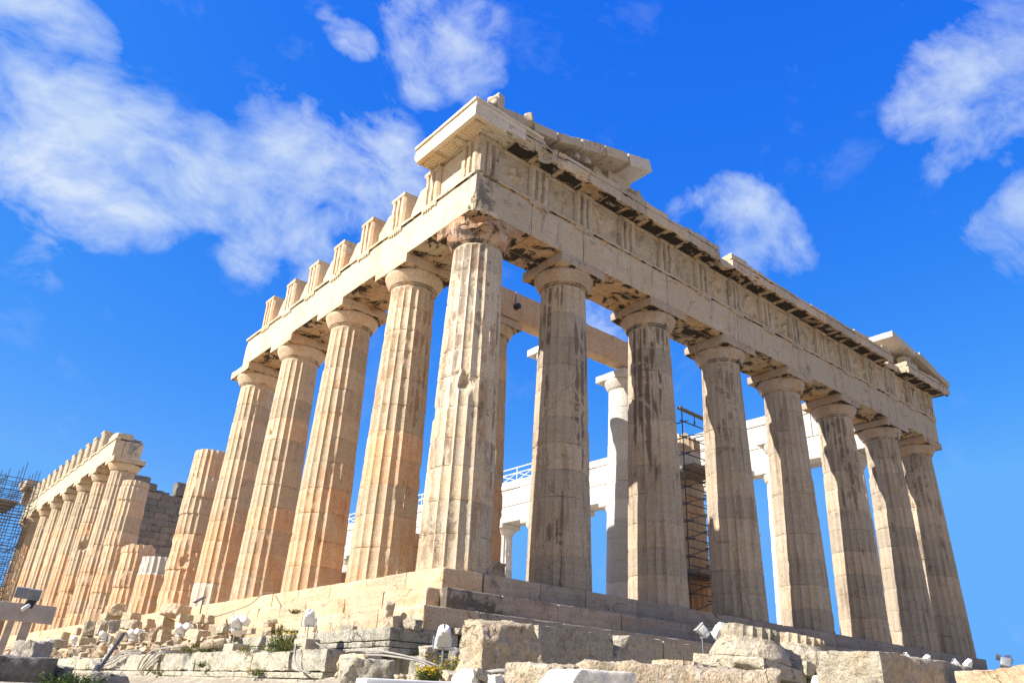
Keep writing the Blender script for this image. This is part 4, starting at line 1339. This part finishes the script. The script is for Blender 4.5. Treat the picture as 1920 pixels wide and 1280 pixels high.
stone('boulder', 'low rounded pale stone behind the smooth white marble block', 'boulder', (-4.45, -8.75, -2.72), (.95, .8, .5), 'rock', seed=11, yaw=.5, group=F_, chip=.2, rough=.04)
stone('boulder', 'widest pale pitted stone with flat sunlit top', 'boulder', (-3.72, -9.35, -2.72), (1.35, .8, .62), 'rock', seed=12, yaw=-.62, group=F_, chip=.14, rough=.05, ncut=2, wear=(.7, 0, .05), res=.05)
stone('boulder', 'squared pale pitted stone right of the dark gap', 'boulder', (-3.05, -10.1, -2.72), (.98, .7, .60), 'rock', seed=13, yaw=-.75, group=F_, chip=.14, rough=.05, ncut=2, wear=(.65, 0, .05), res=.05)
stone('boulder', 'shaded grey stone lying under the fallen capitals', 'boulder', (-1.75, -10.0, -2.80), (1.3, .7, .56), 'grock', seed=14, yaw=-.3, group=F_, chip=.14, rough=.05)
stone('boulder', 'small white stone beside the tall squared block', 'boulder', (.3, -9.3, -2.42), (.42, .3, .22), 'new', seed=15, group=F_, chip=.1)
stone('marble_block', 'smooth bright white marble block at the bottom edge', 'marble block', (-4.93, -9.75, -2.78), (.8, .55, .46), 'new', seed=16, yaw=-.25, chip=.03, rough=.01,
      cuts=[((-.75, -.1, .66), .33)], wear=(.8, .8, 0))
stone('boulder', 'white broken stone left of the big grey-faced boulder', 'boulder', (-4.12, -6.75, -2.66), (.36, .34, .34), 'new', seed=18, yaw=.4, chip=.08, rough=.03, wear=(.7, .5, .1))
stone('boulder', 'small white wedge of stone at the foot of the big boulder', 'boulder', (-3.88, -6.95, -2.68), (.24, .26, .27), 'new', seed=19, yaw=.2, chip=.04, wear=(.7, .5, 0))
stone('boulder', 'grey lichened boulder lying under the overhanging corner', 'boulder', (-3.95, -3.75, -2.55), (.85, 1.0, .42), 'poros', seed=20, yaw=-.45, chip=.16, rough=.06, group=None, wear=(.5, 0, .2), res=.05)
stone('boulder', 'honey-coloured stone wedged in the dark hollow under the corner', 'boulder', (-3.3, -2.55, -2.36), (.6, .8, .3), 'orock', seed=22, yaw=.2, chip=.12)
stone('boulder', 'pale stone heaped beside the yellow flowers', 'boulder', (-2.9, -4.75, -2.58), (.5, .4, .26), 'rock', seed=24, yaw=.4)
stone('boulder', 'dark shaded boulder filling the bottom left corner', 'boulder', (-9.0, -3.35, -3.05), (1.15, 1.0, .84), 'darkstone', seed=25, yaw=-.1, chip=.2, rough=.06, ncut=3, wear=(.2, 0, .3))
stone('boulder', 'small dark stone beside the shaded boulder', 'boulder', (-8.36, -3.62, -2.92), (.16, .3, .42), 'darkstone', seed=26, yaw=.5, chip=.04, ncut=1)
stone('boulder', 'grey angular stone behind the dark boulder under the timber post', 'boulder', (-8.62, -2.8, -2.72), (.32, .4, .62), 'grock', seed=27, yaw=.6, ncut=2)
stone('boulder', 'pale rounded fragment below the black leaning pole', 'boulder', (-7.92, -4.0, -2.95), (.5, .45, .36), 'rock', seed=29, yaw=.3, chip=.14)


# fallen capitals lying upside down, and fluted fragments
def fallen_capital(c, s, yaw, tilt, label, seed, gou=(), hneck=.36):
    t = thing('fallen_capital', label, 'column capital', c, 'fallen fluted column pieces in front of the east steps')
    R_ = rotm((tilt[0], tilt[1], yaw))
    sub = MB()
    capital_geo(sub, (0, 0, .86 * s), s=s, seed=seed, flip=True, gouges=gou, chip=.09, hz=.86)
    V = np.concatenate(sub.V) @ R_.T + np.array(c)
    mb = MB()
    mb.add(V, sub.F, np.concatenate(sub.W))
    o = mb.build('capital_block', 'rock', t)
    sub = MB()
    column_geo(sub, seed=seed + 7, H=3.0, r0=.735 * s, r1=.72 * s, ztop=hneck, ndr=1, zr=8, chips=.15, drift=0, nseg=6, broken=.05, flute=1.5)
    V = (np.concatenate(sub.V) + np.array([0, 0, .86 * s - .01])) @ R_.T + np.array(c)
    mb = MB()
    mb.add(V, sub.F, np.concatenate(sub.W))
    mb.build('fluted_neck', 'rock', t)
    return t


fallen_capital((1.10, -7.50, -2.30), .66, .06, (.06, .10), 'fallen upside-down capital with its underside broken away, nearest the pair of floodlights', 81,
               gou=[((-.75, -.35, .75), .34), ((-.55, -.75, .9), .26), ((-.2, -.85, .5), .2)], hneck=.22)
fallen_capital((2.32, -7.62, -2.28), .63, -.05, (.05, .12), 'second fallen capital with a chipped abacus, right of the broken one', 83, gou=[((-.2, -.75, .55), .26), ((-.7, -.4, .25), .16)], hneck=.2)


def fluted_piece(c, r, h, label, seed, rot=(0, 0, 0), mat='rock', cut=None):
    sub = MB()
    column_geo(sub, seed=seed, H=3.0, r0=r, r1=r * .97, ztop=h, ndr=1, zr=6, chips=.4, drift=0, nseg=6, broken=.05)
    V = np.concatenate(sub.V) @ rotm(rot).T
    mb = MB()
    mb.add(V, sub.F, np.concatenate(sub.W))
    o = mb.build('fluted_fragment', mat)
    o.location = c
    return tag(o, label, 'column fragment', 'fallen fluted column pieces in front of the east steps')


fluted_piece((-.55, -7.45, -2.66), .5, .5, 'low fluted drum slice behind the pale pitted stones', 85, (.05, .04, 0))
fluted_piece((-8.2, -3.55, -2.98), .14, .5, 'small pinkish fluted fragment beside the dark boulder', 86, (1.3, 0, 1.9), 'orock')

# ================================================================== FLOODLIGHTS
FG = 'white floodlights around the temple'


def rbox(mb, size, c, R_, r=.02):
    V, F = blockV(size, .08, r, 0, 0, 1)
    mb.add(V @ R_.T + np.array(c), F)
    return V


def floodlight(head, foot, label, yaw=.0, pitch=.75, s=1.0, base=None, post=True, tall=True, drum=False):
    """white rounded lamp head seen from behind, on a bracket and post; it aims along +X turned by yaw and raised by pitch"""
    t = thing('floodlight', label, 'floodlight', foot, FG)
    s = s * .86
    R_ = rotm((0, 0, yaw)) @ rotm((0, -pitch, 0))
    hd = np.array(head)
    # housing: a tapered body that widens to the front
    V, F = blockV((.34 * s, .34 * s, .30 * s), .05 * s, .05 * s, 0, 0, 1)
    k = .86 + .28 * (V[:, 0] / (.34 * s) + .5)
    V[:, 1] *= k
    V[:, 2] *= k
    mb = MB()
    mb.add(V @ R_.T + hd, F)
    hs_ = mb.build('housing', 'paint', t)
    mb = MB()
    prof = [(.02 * s, 0), (.10 * s, .0), (.135 * s, -.03 * s), (.15 * s, -.09 * s)]
    n = 20
    th = np.arange(n) * 2 * math.pi / n
    V = np.array([(-.17 * s - .11 * s + (-z if False else -0) + (.0) + (-.0) + (z * -1.0) * 1.0, r * math.cos(a), r * math.sin(a)) for r, z in [(p[0], p[1]) for p in prof] for a in th])
    V[:, 0] = np.repeat([-.285 * s, -.28 * s, -.25 * s, -.15 * s], n)
    F = [[i * n + j, i * n + (j + 1) % n, (i + 1) * n + (j + 1) % n, (i + 1) * n + j] for i in range(3) for j in range(n)] + [list(range(n))]
    mb.add(V @ R_.T + hd, F)
    mb.build('rear_cap', 'paint', t, recalc=True)
    mb = MB()
    rbox(mb, (.012 * s, .03 * s, .13 * s), hd + R_ @ np.array([-.288 * s, 0, .02 * s]), R_, .004)
    mb.build('label_slot', 'dark', t)
    mb = MB()
    rbox(mb, (.03 * s, .40 * s, .36 * s), hd + R_ @ np.array([.185 * s, 0, 0]), R_, .012)
    mb.build('rim', 'paint', t)
    mb = MB()
    rbox(mb, (.012 * s, .33 * s, .29 * s), hd + R_ @ np.array([.203 * s, 0, 0]), R_, .004)
    mb.build('lens', 'glass', t)
    if drum:
        # round ballast drum bolted to the right flank
        mb = MB()
        c = hd + R_ @ np.array([-.02 * s, -.30 * s, .10 * s])
        ax = R_ @ np.array([1.0, 0, .25])
        tube(mb, c - ax * .17 * s, c + ax * .15 * s, .125 * s, 18, .16 * s)
        tube(mb, c + ax * .15 * s, c + ax * .19 * s, .17 * s, 18)
        mb.build('side_drum', 'paint', t, smooth=40)
    # bracket
    Ry = rotm((0, 0, yaw))
    mb = MB()
    pv = [hd + Ry @ np.array([.02 * s, q * .235 * s, dz * s]) for q, dz in ((-1, .02), (-1, -.27), (1, -.27), (1, .02))]
    for a, b in zip(pv[:-1], pv[1:]):
        tube(mb, a, b, .014 * s, 6)
    mb.build('bracket', 'steel', t)
    if post:
        mb = MB()
        tube(mb, hd + Ry @ np.array([.02 * s, 0, -.27 * s]), (hd[0] + .02, hd[1], foot[2]), .02 * s, 8)
        if tall:
            tube(mb, hd + Ry @ np.array([.02 * s, 0, -.27 * s]), hd + Ry @ np.array([.02 * s, 0, -.14 * s]), .03 * s, 8)
        mb.build('post', 'steel', t)
    if base:
        mb = MB()
        V, F = blockV(base, .09, .012, .02, .006, 7)
        mb.add(V + np.array([foot[0], foot[1], foot[2] + base[2] / 2]), F)
        mb.build('base_block', 'conc', t)
    return t


floodlight((-2.9, 4.80, -1.34), (-2.9, 4.5, -2.08), 'white floodlight with a round side drum, on a stone base left of the yellow-budded weed', .75, -.55, .78, (.42, .6, .22), drum=True)
floodlight((-2.9, .72, -1.40), (-2.9, .66, -2.08), 'upright white floodlight on a thick base block below the nearest left column', 1.0, -.75, .76, (.34, .56, .24))
floodlight((-2.66, -4.01, -1.90), (-2.66, -4.02, -2.62), 'front white floodlight on a thin post beside the big boulder', .95, -.8, .86)
floodlight((-2.9, 8.93, -1.36), (-2.9, 8.8, -2.08), 'white floodlight with a round side drum, on a low block beside the looping cables', .7, -.5, .80, (.4, .5, .24), drum=True)
floodlight((-2.9, 13.55, -1.36), (-2.9, 13.5, -2.08), 'white floodlight leaning right, fifth along the ledge', .5, -.45, .80, drum=True)
floodlight((-2.9, 17.2, -1.30), (-2.9, 17.2, -2.08), 'white floodlight sixth along the ledge, above the foot of the black pole', .5, -.45, .80)
floodlight((-2.9, 21.38, -1.36), (-2.9, 21.3, -2.08), 'small white floodlight seventh along the ledge', .5, -.45, .85)
floodlight((-2.9, 25.93, -1.36), (-2.9, 25.9, -2.08), 'farthest white floodlight at the left end of the ledge', .5, -.5, .85)
floodlight((2.22, -5.75, -1.42), (2.28, -5.78, -2.5), 'white floodlight tipped to the left, above the broken capital', 2.5, .75, .62)
floodlight((2.66, -5.84, -1.40), (2.66, -5.86, -2.5), 'domed white floodlight facing the steps, right of the tipped one', 1.1, -.8, .72)
floodlight((4.40, -6.24, -1.46), (4.43, -6.24, -2.5), 'white lamp head with only its pointed tip above the second capital', 2.4, .7, .55)
floodlight((4.66, -6.45, -1.46), (4.62, -6.45, -2.5), 'rounded white lamp head peeping over the second capital', 1.1, -.8, .55)
floodlight((4.45, -8.60, -1.80), (4.50, -8.62, -2.55), 'white pointed lamp head above the dark pitted block', 2.4, .7, .46)
floodlight((4.72, -8.83, -1.80), (4.72, -8.83, -2.55), 'white domed lamp head beside the pointed one above the dark pitted block', 1.1, -.8, .38)
floodlight((5.75, -8.9, -1.80), (5.79, -8.9, -2.55), 'small white lamp head at the right end of the dark pitted block', 2.4, .7, .36)
floodlight((5.95, -9.05, -1.79), (5.92, -9.05, -2.55), 'last small white lamp head, paired at the right end of the dark pitted block', 1.1, -.8, .38)
floodlight((31.3, -.5, .10), (31.3, -.5, -.55), 'white floodlight at the far end of the steps', 1.6, .3, .9)
floodlight((31.9, -.6, .1), (31.9, -.6, -1.07), 'white floodlight out on the step end beyond the last column', .2, .3, .85)
t = thing('lamp', 'grey box lamp standing alone on the right skyline', 'lamp', (7.95, -8.98, -2.5))
mb = MB()
rbox(mb, (.26, .2, .2), (7.95, -8.98, -1.68), rotm((.3, .4, .5)), .03)
mb.build('housing', 'greybox', t)
mb = MB()
tube(mb, (7.95, -8.98, -2.55), (7.95, -8.98, -1.7), .03, 8)
mb.build('post', 'greybox', t)

# ================================================================== TIMBER POST WITH LAMP BOX
t = thing('timber_frame', 'grey-brown T-shaped frame of boards carrying a lamp at the left edge', 'frame', (-8.65, -1.87, -2.9))
u = np.array([.985, -.17, 0])
yw = math.atan2(u[1], u[0])
mb = MB()
V, F = blockV((1.35, .09, .25), .2, .006, .004, .002, 3)
mb.add(V @ rotm((0, .02, yw)).T + np.array([-8.96, -1.83, -2.005]), F)
mb.build('crossbar', 'wood', t)
for dx, w in ((-8.79, .10), (-8.60, .13)):
    mb = MB()
    V, F = blockV((w, .12, .95), .2, .006, .004, .002, 4)
    V[:, 0] -= (V[:, 2] - .4) * -.07
    mb.add(V @ rotm((0, 0, yw)).T + np.array([dx, -1.87 + .06 + (.12 if w < .12 else 0), -2.55]), F)
    mb.build('post', 'wood', t)
t2 = thing('twin_lamp', 'grey twin lamp box sitting on the T-shaped frame', 'lamp', (-8.62, -1.87, -1.86))
mb = MB()
for q in (-1, 1):
    V, F = blockV((.165, .12, .15), .06, .008, 0, 0, 2)
    mb.add(V @ rotm((.15, .06, yw)).T + np.array([-8.71 + q * .084, -1.9 - q * .014, -1.745 - q * .006]), F)
mb.build('housing', 'greybox', t2)
mb = MB()
rbox(mb, (.12, .1, .14), (-8.64, -1.89, -1.87), rotm((0, .3, yw)), .015)
tube(mb, (-8.66, -1.89, -1.97), (-8.63, -1.89, -1.78), .02, 8)
mb.build('mount', 'dark', t2)
mb = MB()
tube(mb, (-8.66, -1.96, -1.90), (-8.74, -1.98, -1.98), .03, 8)
mb.build('sensor', 'paint', t2)
# white board
t = thing('white_board', 'white panel with only its top edge showing along the bottom', 'board', (-7.5, -11.1, -4.4))
mb = MB()
V, F = blockV((1.27, .22, .05), .2, .008, 0, 0, 5)
mb.add(V @ rotm((0, -.012, math.atan2(-.26, 1.21))).T + np.array([-7.5, -11.02, -2.80]), F)
mb.build('panel', 'paint', t)
for q in (-.5, .5):
    mb = MB()
    tube(mb, (-7.5 + q, -11.02 - q * .21, -4.4), (-7.5 + q, -11.02 - q * .21, -2.83), .025, 8)
    mb.build('leg', 'steel', t)

# ================================================================== POLES AND CABLES
mb = MB()
tube(mb, (-7.95, -3.56, -2.86), (-7.2, -1.68, -2.17), .028, 8)
tube(mb, (-7.93, -3.56, -2.80), (-7.85, -3.30, -2.70), .045, 8)
tag(mb.build('pole', 'dark'), 'black leaning pole in front of the rubble ledge', 'pole')
mb = MB()
V, F = blockV((.95, .10, .04), .2, .004, 0, 0, 2)
d = np.array([.61, .85, .32]); d /= np.linalg.norm(d)
up_ = np.cross(d, np.cross((0, 0, 1), d)); up_ /= np.linalg.norm(up_)
Rb = np.stack([d, np.cross(up_, d), up_], 1)
mb.add(V @ Rb.T + np.array([-1.75, 11.2, -.28]), F)
tube(mb, (-1.55, 11.5, -.15), (-1.55, 11.5, -.9), .02, 6)
tag(mb.build('bar', 'dsteel'), 'flat grey bar leaning on the steps below the broken stump', 'bar')


def cable(pts, r, label, n=1, mat='cable'):
    mb = MB()
    for k in range(n):
        o = np.array([-.02 * k, .05 * k, .05 * k])
        path_tube(mb, [np.array(p) + o + np.array([0, random.uniform(-.05, .05), random.uniform(-.03, .03)]) * (k > 0) for p in pts], r, 6)
    tag(mb.build('cable', mat, smooth=60), label, 'cable')


cable([(-.1, 9.4, .02), (-.75, 8.6, -.15), (-.8, 9.5, -.45), (-1.55, 10.4, -.85), (-1.9, 11.3, -1.0), (-2.2, 10.2, -1.25), (-2.5, 9.3, -1.4)], .018, 'thin cable looping down the steps from the third column')
cable([(-2.75, .6, -1.9), (-3.0, -.4, -2.05), (-3.3, -1.3, -2.2), (-3.4, -2.4, -2.22), (-3.45, -3.4, -2.24), (-3.2, -4.1, -2.32), (-3.0, -4.4, -2.44), (-2.75, -4.6, -2.55)], .017,
      'pale pair of cables sagging past the overhanging corner', 2)
cable([(-3.88, -.9, -2.05), (-3.95, -1.1, -2.35), (-3.95, -1.5, -2.52), (-3.95, -1.8, -2.55)], .02, 'cable hanging down the pale limestone course')
cable([(-3.9, 8.68, -2.5), (-3.9, 8.48, -2.24), (-3.85, 7.8, -2.02), (-3.5, 7.0, -1.92), (-3.1, 6.9, -1.9)], .02, 'cable looping over the wall below the fourth floodlight')
cable([(-3.92, 8.02, -2.66), (-3.92, 8.0, -2.51), (-3.9, 7.38, -2.25), (-3.8, 7.05, -2.08), (-3.3, 7.1, -2.05)], .02, 'second cable beside the looping one on the wall', 2)
cable([(-3.88, 13.6, -2.33), (-3.92, 12.3, -2.42), (-3.92, 11.1, -2.3), (-3.88, 10.33, -2.13), (-3.5, 10.0, -2.05)], .022, 'slack cables drooping on the wall right of the black pole', 3)
cable([(-3.75, -6.5, -2.6), (-3.6, -6.9, -2.56), (-3.45, -7.05, -2.58), (-3.5, -7.1, -2.68)], .025, 'pale hose curled at the foot of the big boulder', 2)

# ================================================================== WEEDS
def weed(c, r, h, n, label, flowers=0, dry=0.0, seed=1, mat='leaf', wide=.5):
    rn = random.Random(seed)
    t = thing('weed', label, 'plant', c, 'weeds growing in the stonework')
    for m_, frac in (('leaf', 1 - dry), ('dryleaf', dry)):
        k = int(n * frac)
        if not k:
            continue
        mb = MB()
        for _ in range(k):
            a, q = rn.uniform(0, 6.28), r * rn.random() ** .6
            b = np.array([c[0] + q * math.cos(a), c[1] + q * math.sin(a), c[2]])
            hh = h * rn.uniform(.35, 1)
            d = np.array([math.cos(a) * rn.uniform(0, wide) * h, math.sin(a) * rn.uniform(0, wide) * h, hh])
            w = rn.uniform(.003, .008)
            s_ = np.array([-math.sin(a + rn.uniform(-1, 1)), math.cos(a), 0]) * w
            mid = b + d * .55 + np.array([0, 0, hh * .1])
            V = [b - s_ * .6, b + s_ * .6, mid - s_, mid + s_, b + d - s_ * .3, b + d + s_ * .3]
            F = [[0, 1, 3, 2], [2, 3, 5, 4]]
            mb.add(V, F)
            for _l in range(5):
                f = rn.uniform(.3, 1)
                p = b + d * f
                aa = rn.uniform(0, 6.28)
                v = np.array([math.cos(aa), math.sin(aa), rn.uniform(-.2, .8)]) * rn.uniform(.02, .05)
                w2 = np.cross(v, (0, 0, 1)) * .35
                mb.add([p, p + v * .5 + w2, p + v, p + v * .5 - w2], [[0, 1, 2, 3]])
        mb.build('foliage' if m_ == 'leaf' else 'dry_blades', m_, t, smooth=0)
    if flowers:
        mb = MB()
        for _ in range(flowers):
            a, q = rn.uniform(0, 6.28), r * 1.2 * rn.random() ** .6
            p = np.array([c[0] + q * math.cos(a), c[1] + q * math.sin(a), c[2] + h * rn.uniform(.5, 1.1)])
            rr = rn.uniform(.012, .024)
            for z_ in range(3):
                aa = rn.uniform(0, 6.28)
                v = np.array([math.cos(aa), math.sin(aa), .5]) * rr
                w2 = np.array([-math.sin(aa), math.cos(aa), 0]) * rr
                mb.add([p - v - w2, p + v - w2, p + v + w2, p - v + w2], [[0, 1, 2, 3]])
        mb.build('blossom', 'flower', t, smooth=0)
    return t


weed((-2.85, 1.91, -2.08), .26, .40, 260, 'bushy weed with yellow buds left of the upright floodlight', 40, .1, 1)
weed((-2.3, 3.63, -1.62), .12, .22, 60, 'small green tuft at the foot of the bottom step', 0, 0, 2)
weed((-1.95, 3.53, -1.1), .12, .12, 50, 'tiny tuft in a joint of the bottom step', 10, 0, 3, wide=1.0)
weed((-3.65, 1.58, -2.2), .3, .2, 130, 'green tuft in the gap above the chipped limestone block', 12, .1, 4, wide=1.2)
weed((-3.75, -2.75, -2.66), .14, .3, 90, 'dark green weed beside the grey lichened boulder', 0, 0, 5)
weed((-2.75, 6.6, -2.08), .45, .28, 200, 'mossy greenery behind the fourth floodlight base', 20, .1, 6, wide=1.0)
weed((-3.93, 3.78, -2.46), .08, .16, 50, 'little green tuft growing from the wall joint', 0, 0, 7, wide=1.0)
weed((-3.2, -4.55, -2.64), .24, .22, 150, 'yellow flowering weed left of the front floodlight', 70, .1, 8)
weed((-2.75, -4.65, -2.66), .28, .42, 210, 'dry reddish grass at the foot of the front floodlight', 30, .75, 9)
weed((-2.35, -3.6, -2.66), .3, .45, 150, 'tall green grass behind the front floodlight post', 25, .5, 10)
weed((-8.3, -4.15, -3.0), .28, .22, 260, 'bright green plant beside the dark boulder', 0, 0, 11, wide=1.0)
weed((-3.5, -6.85, -2.78), .3, .22, 90, 'sprigs of yellow flowers in front of the big boulder', 26, 0, 12)
for k_, (wx, wy, wz, wh, lb) in enumerate(((-2.25, 2.9, -1.62, .14, 'little tuft on the drafted limestone course'), (-3.75, 5.2, -2.12, .16, 'low tuft on the wall edge under the wedge of orange stone'),
                                      (-3.7, -.3, -2.12, .14, 'low weed on the wall edge under the upright floodlight'), (-3.92, .6, -2.62, .12, 'tiny weed in the long joint below the chipped block'),
                                      (-3.85, 6.9, -2.63, .12, 'tiny weed in the long joint below the looping cable'), (-1.5, -1.6, -2.1, .2, 'weed growing on the blackened ledge'),
                                      (-.3, -5.6, -2.6, .22, 'weed at the foot of the long grey block'), (-2.2, -8.3, -2.7, .22, 'weed between the pale foreground stones'))):
    weed((wx, wy, wz), .16, wh, 70, lb, 6 if k_ % 2 else 0, .25, 40 + k_, wide=1.0)
weed((-2.1, -.9, -2.0), .1, .2, 40, 'small weed under the corner of the limestone ledge', 0, 0, 13)

# ================================================================== SCAFFOLDS
def scaffold(name, label, base, ux, uy, nx, ny, h, lift=2.0, bay=2.0, dep=1.0, r=.03, braces=True, planks=(), wob=0.0, seed=3, mat='dsteel', extra=0):
    rn = random.Random(seed)
    t = thing(name, label, 'scaffold', base)
    B, ux, uy = np.array(base, float), np.array(ux, float), np.array(uy, float)
    pt = lambda i, j, z: B + ux * bay * i + uy * dep * j + np.array([0, 0, z])
    for i in range(nx + 1):
        for j in range(ny + 1):
            mb = MB()
            tube(mb, pt(i, j, 0), pt(i, j, h + rn.uniform(-.3, .9)), r, 6)
            mb.build('upright', mat, t)
    nl = int(h / lift)
    for k in range(1, nl + 1):
        for j in range(ny + 1):
            mb = MB()
            e = rn.uniform(.1, .5)
            tube(mb, pt(-e / bay, j, k * lift), pt(nx + e / bay, j, k * lift), r, 6)
            if rn.random() < .8:
                tube(mb, pt(0, j, k * lift - lift * .5), pt(nx, j, k * lift - lift * .5), r * .85, 6)
            mb.build('ledger', mat, t)
        mb = MB()
        for i in range(nx + 1):
            e = rn.uniform(.1, .4)
            tube(mb, pt(i, -e / dep, k * lift - .05), pt(i, ny + e / dep, k * lift - .05), r, 6)
        mb.build('crossbar', mat, t)
        if braces:
            for j in (0, ny):
                mb = MB()
                i = rn.randrange(nx) if nx > 1 else 0
                tube(mb, pt(i, j, (k - 1) * lift), pt(i + 1, j, k * lift), r * .9, 6)
                mb.build('brace', mat, t)
    for (k, i0, i1) in planks:
        mb = MB()
        a, b = pt(i0, -.2, k * lift), pt(i1, ny + .2, k * lift)
        lo, hi = np.minimum(a, b), np.maximum(a, b)
        block(mb, (lo[0], lo[1], lo[2] + .03), (hi[0], hi[1], lo[2] + .20), (.4, 0, 0), res=1.0, chip=.0)
        mb.build('platform', 'plank', t)
    return t


scaffold('scaffold_tower', 'dense steel scaffold tower at the far left end of the temple', (-6.0, 63.5, -3.5), (1, .0, 0), (0, 1, 0), 5, 3, 17.3, 1.1, 1.15, 1.9, .032, planks=((13, 2.2, 4.2), (7, 0, 4), (3, 0, 4)), seed=4)
scaffold('scaffold', 'dark steel scaffold around the broken orange porch column', (15.1, 4.5, .0), (1, 0, 0), (0, 1, 0), 1, 1, 8.7, .72, 2.1, 2.6, .028, planks=((3, 0, 1), (9, 0, 1)), seed=6)
scaffold('scaffold', 'slim steel ladder scaffold beside the stumped porch column', (18.45, 4.6, .0), (1, 0, 0), (0, 1, 0), 1, 1, 7.2, .9, 1.5, 1.6, .026, braces=False, seed=9)
t = thing('lifting_beam', 'rusty lifting beam with a hook on top of the inner scaffold', 'beam', (16.2, 4.6, 9.1))
mb = MB()
tube(mb, (14.9, 4.5, 9.2), (18.4, 4.4, 9.0), .09, 8)
mb.build('beam', 'plank', t)
mb = MB()
tube(mb, (15.9, 4.45, 9.1), (15.9, 4.45, 8.75), .02, 6)
tube(mb, (15.9, 4.45, 8.8), (15.9, 4.45, 8.6), .05, 6, .02)
mb.build('hook', 'dsteel', t)
t = thing('pulley', 'dark pulley hanging by a strap from the porch beam', 'pulley', (6.0, 5.2, 11.2))
mb = MB()
tube(mb, (6.05, 5.24, 11.83), (6.05, 5.22, 11.2), .03, 6)
mb.build('strap', 'steel', t)
mb = MB()
tube(mb, (6.05, 5.05, 11.15), (6.05, 5.25, 11.15), .12, 14)
mb.build('wheel', 'dark', t)
# white safety railing on top of the far colonnade
t = thing('railing', 'white safety railing along the top of the far colonnade', 'railing', (29.2, 45, 13.6))
mb = MB()
ys = list(np.arange(28.5, 68, 2.0))
for z in (13.75, 14.4, 14.85):
    tube(mb, (29.1, ys[0], z), (29.1, ys[-1], z), .045, 6)
mb.build('rail', 'paint', t)
mb = MB()
for y in ys:
    tube(mb, (29.1, y, 13.1), (29.1, y, 14.9), .045, 6)
mb.build('rail_posts', 'paint', t)
mb = MB()
for a, b in zip(ys[:-1], ys[1:]):
    tube(mb, (29.1, a, 13.75), (29.1, b, 14.4), .03, 6)
    tube(mb, (29.1, a, 14.4), (29.1, b, 13.75), .03, 6)
    tube(mb, (29.1, a, 13.2), (28.7, (a + b) / 2, 13.75), .02, 5)
mb.build('lattice', 'paint', t)
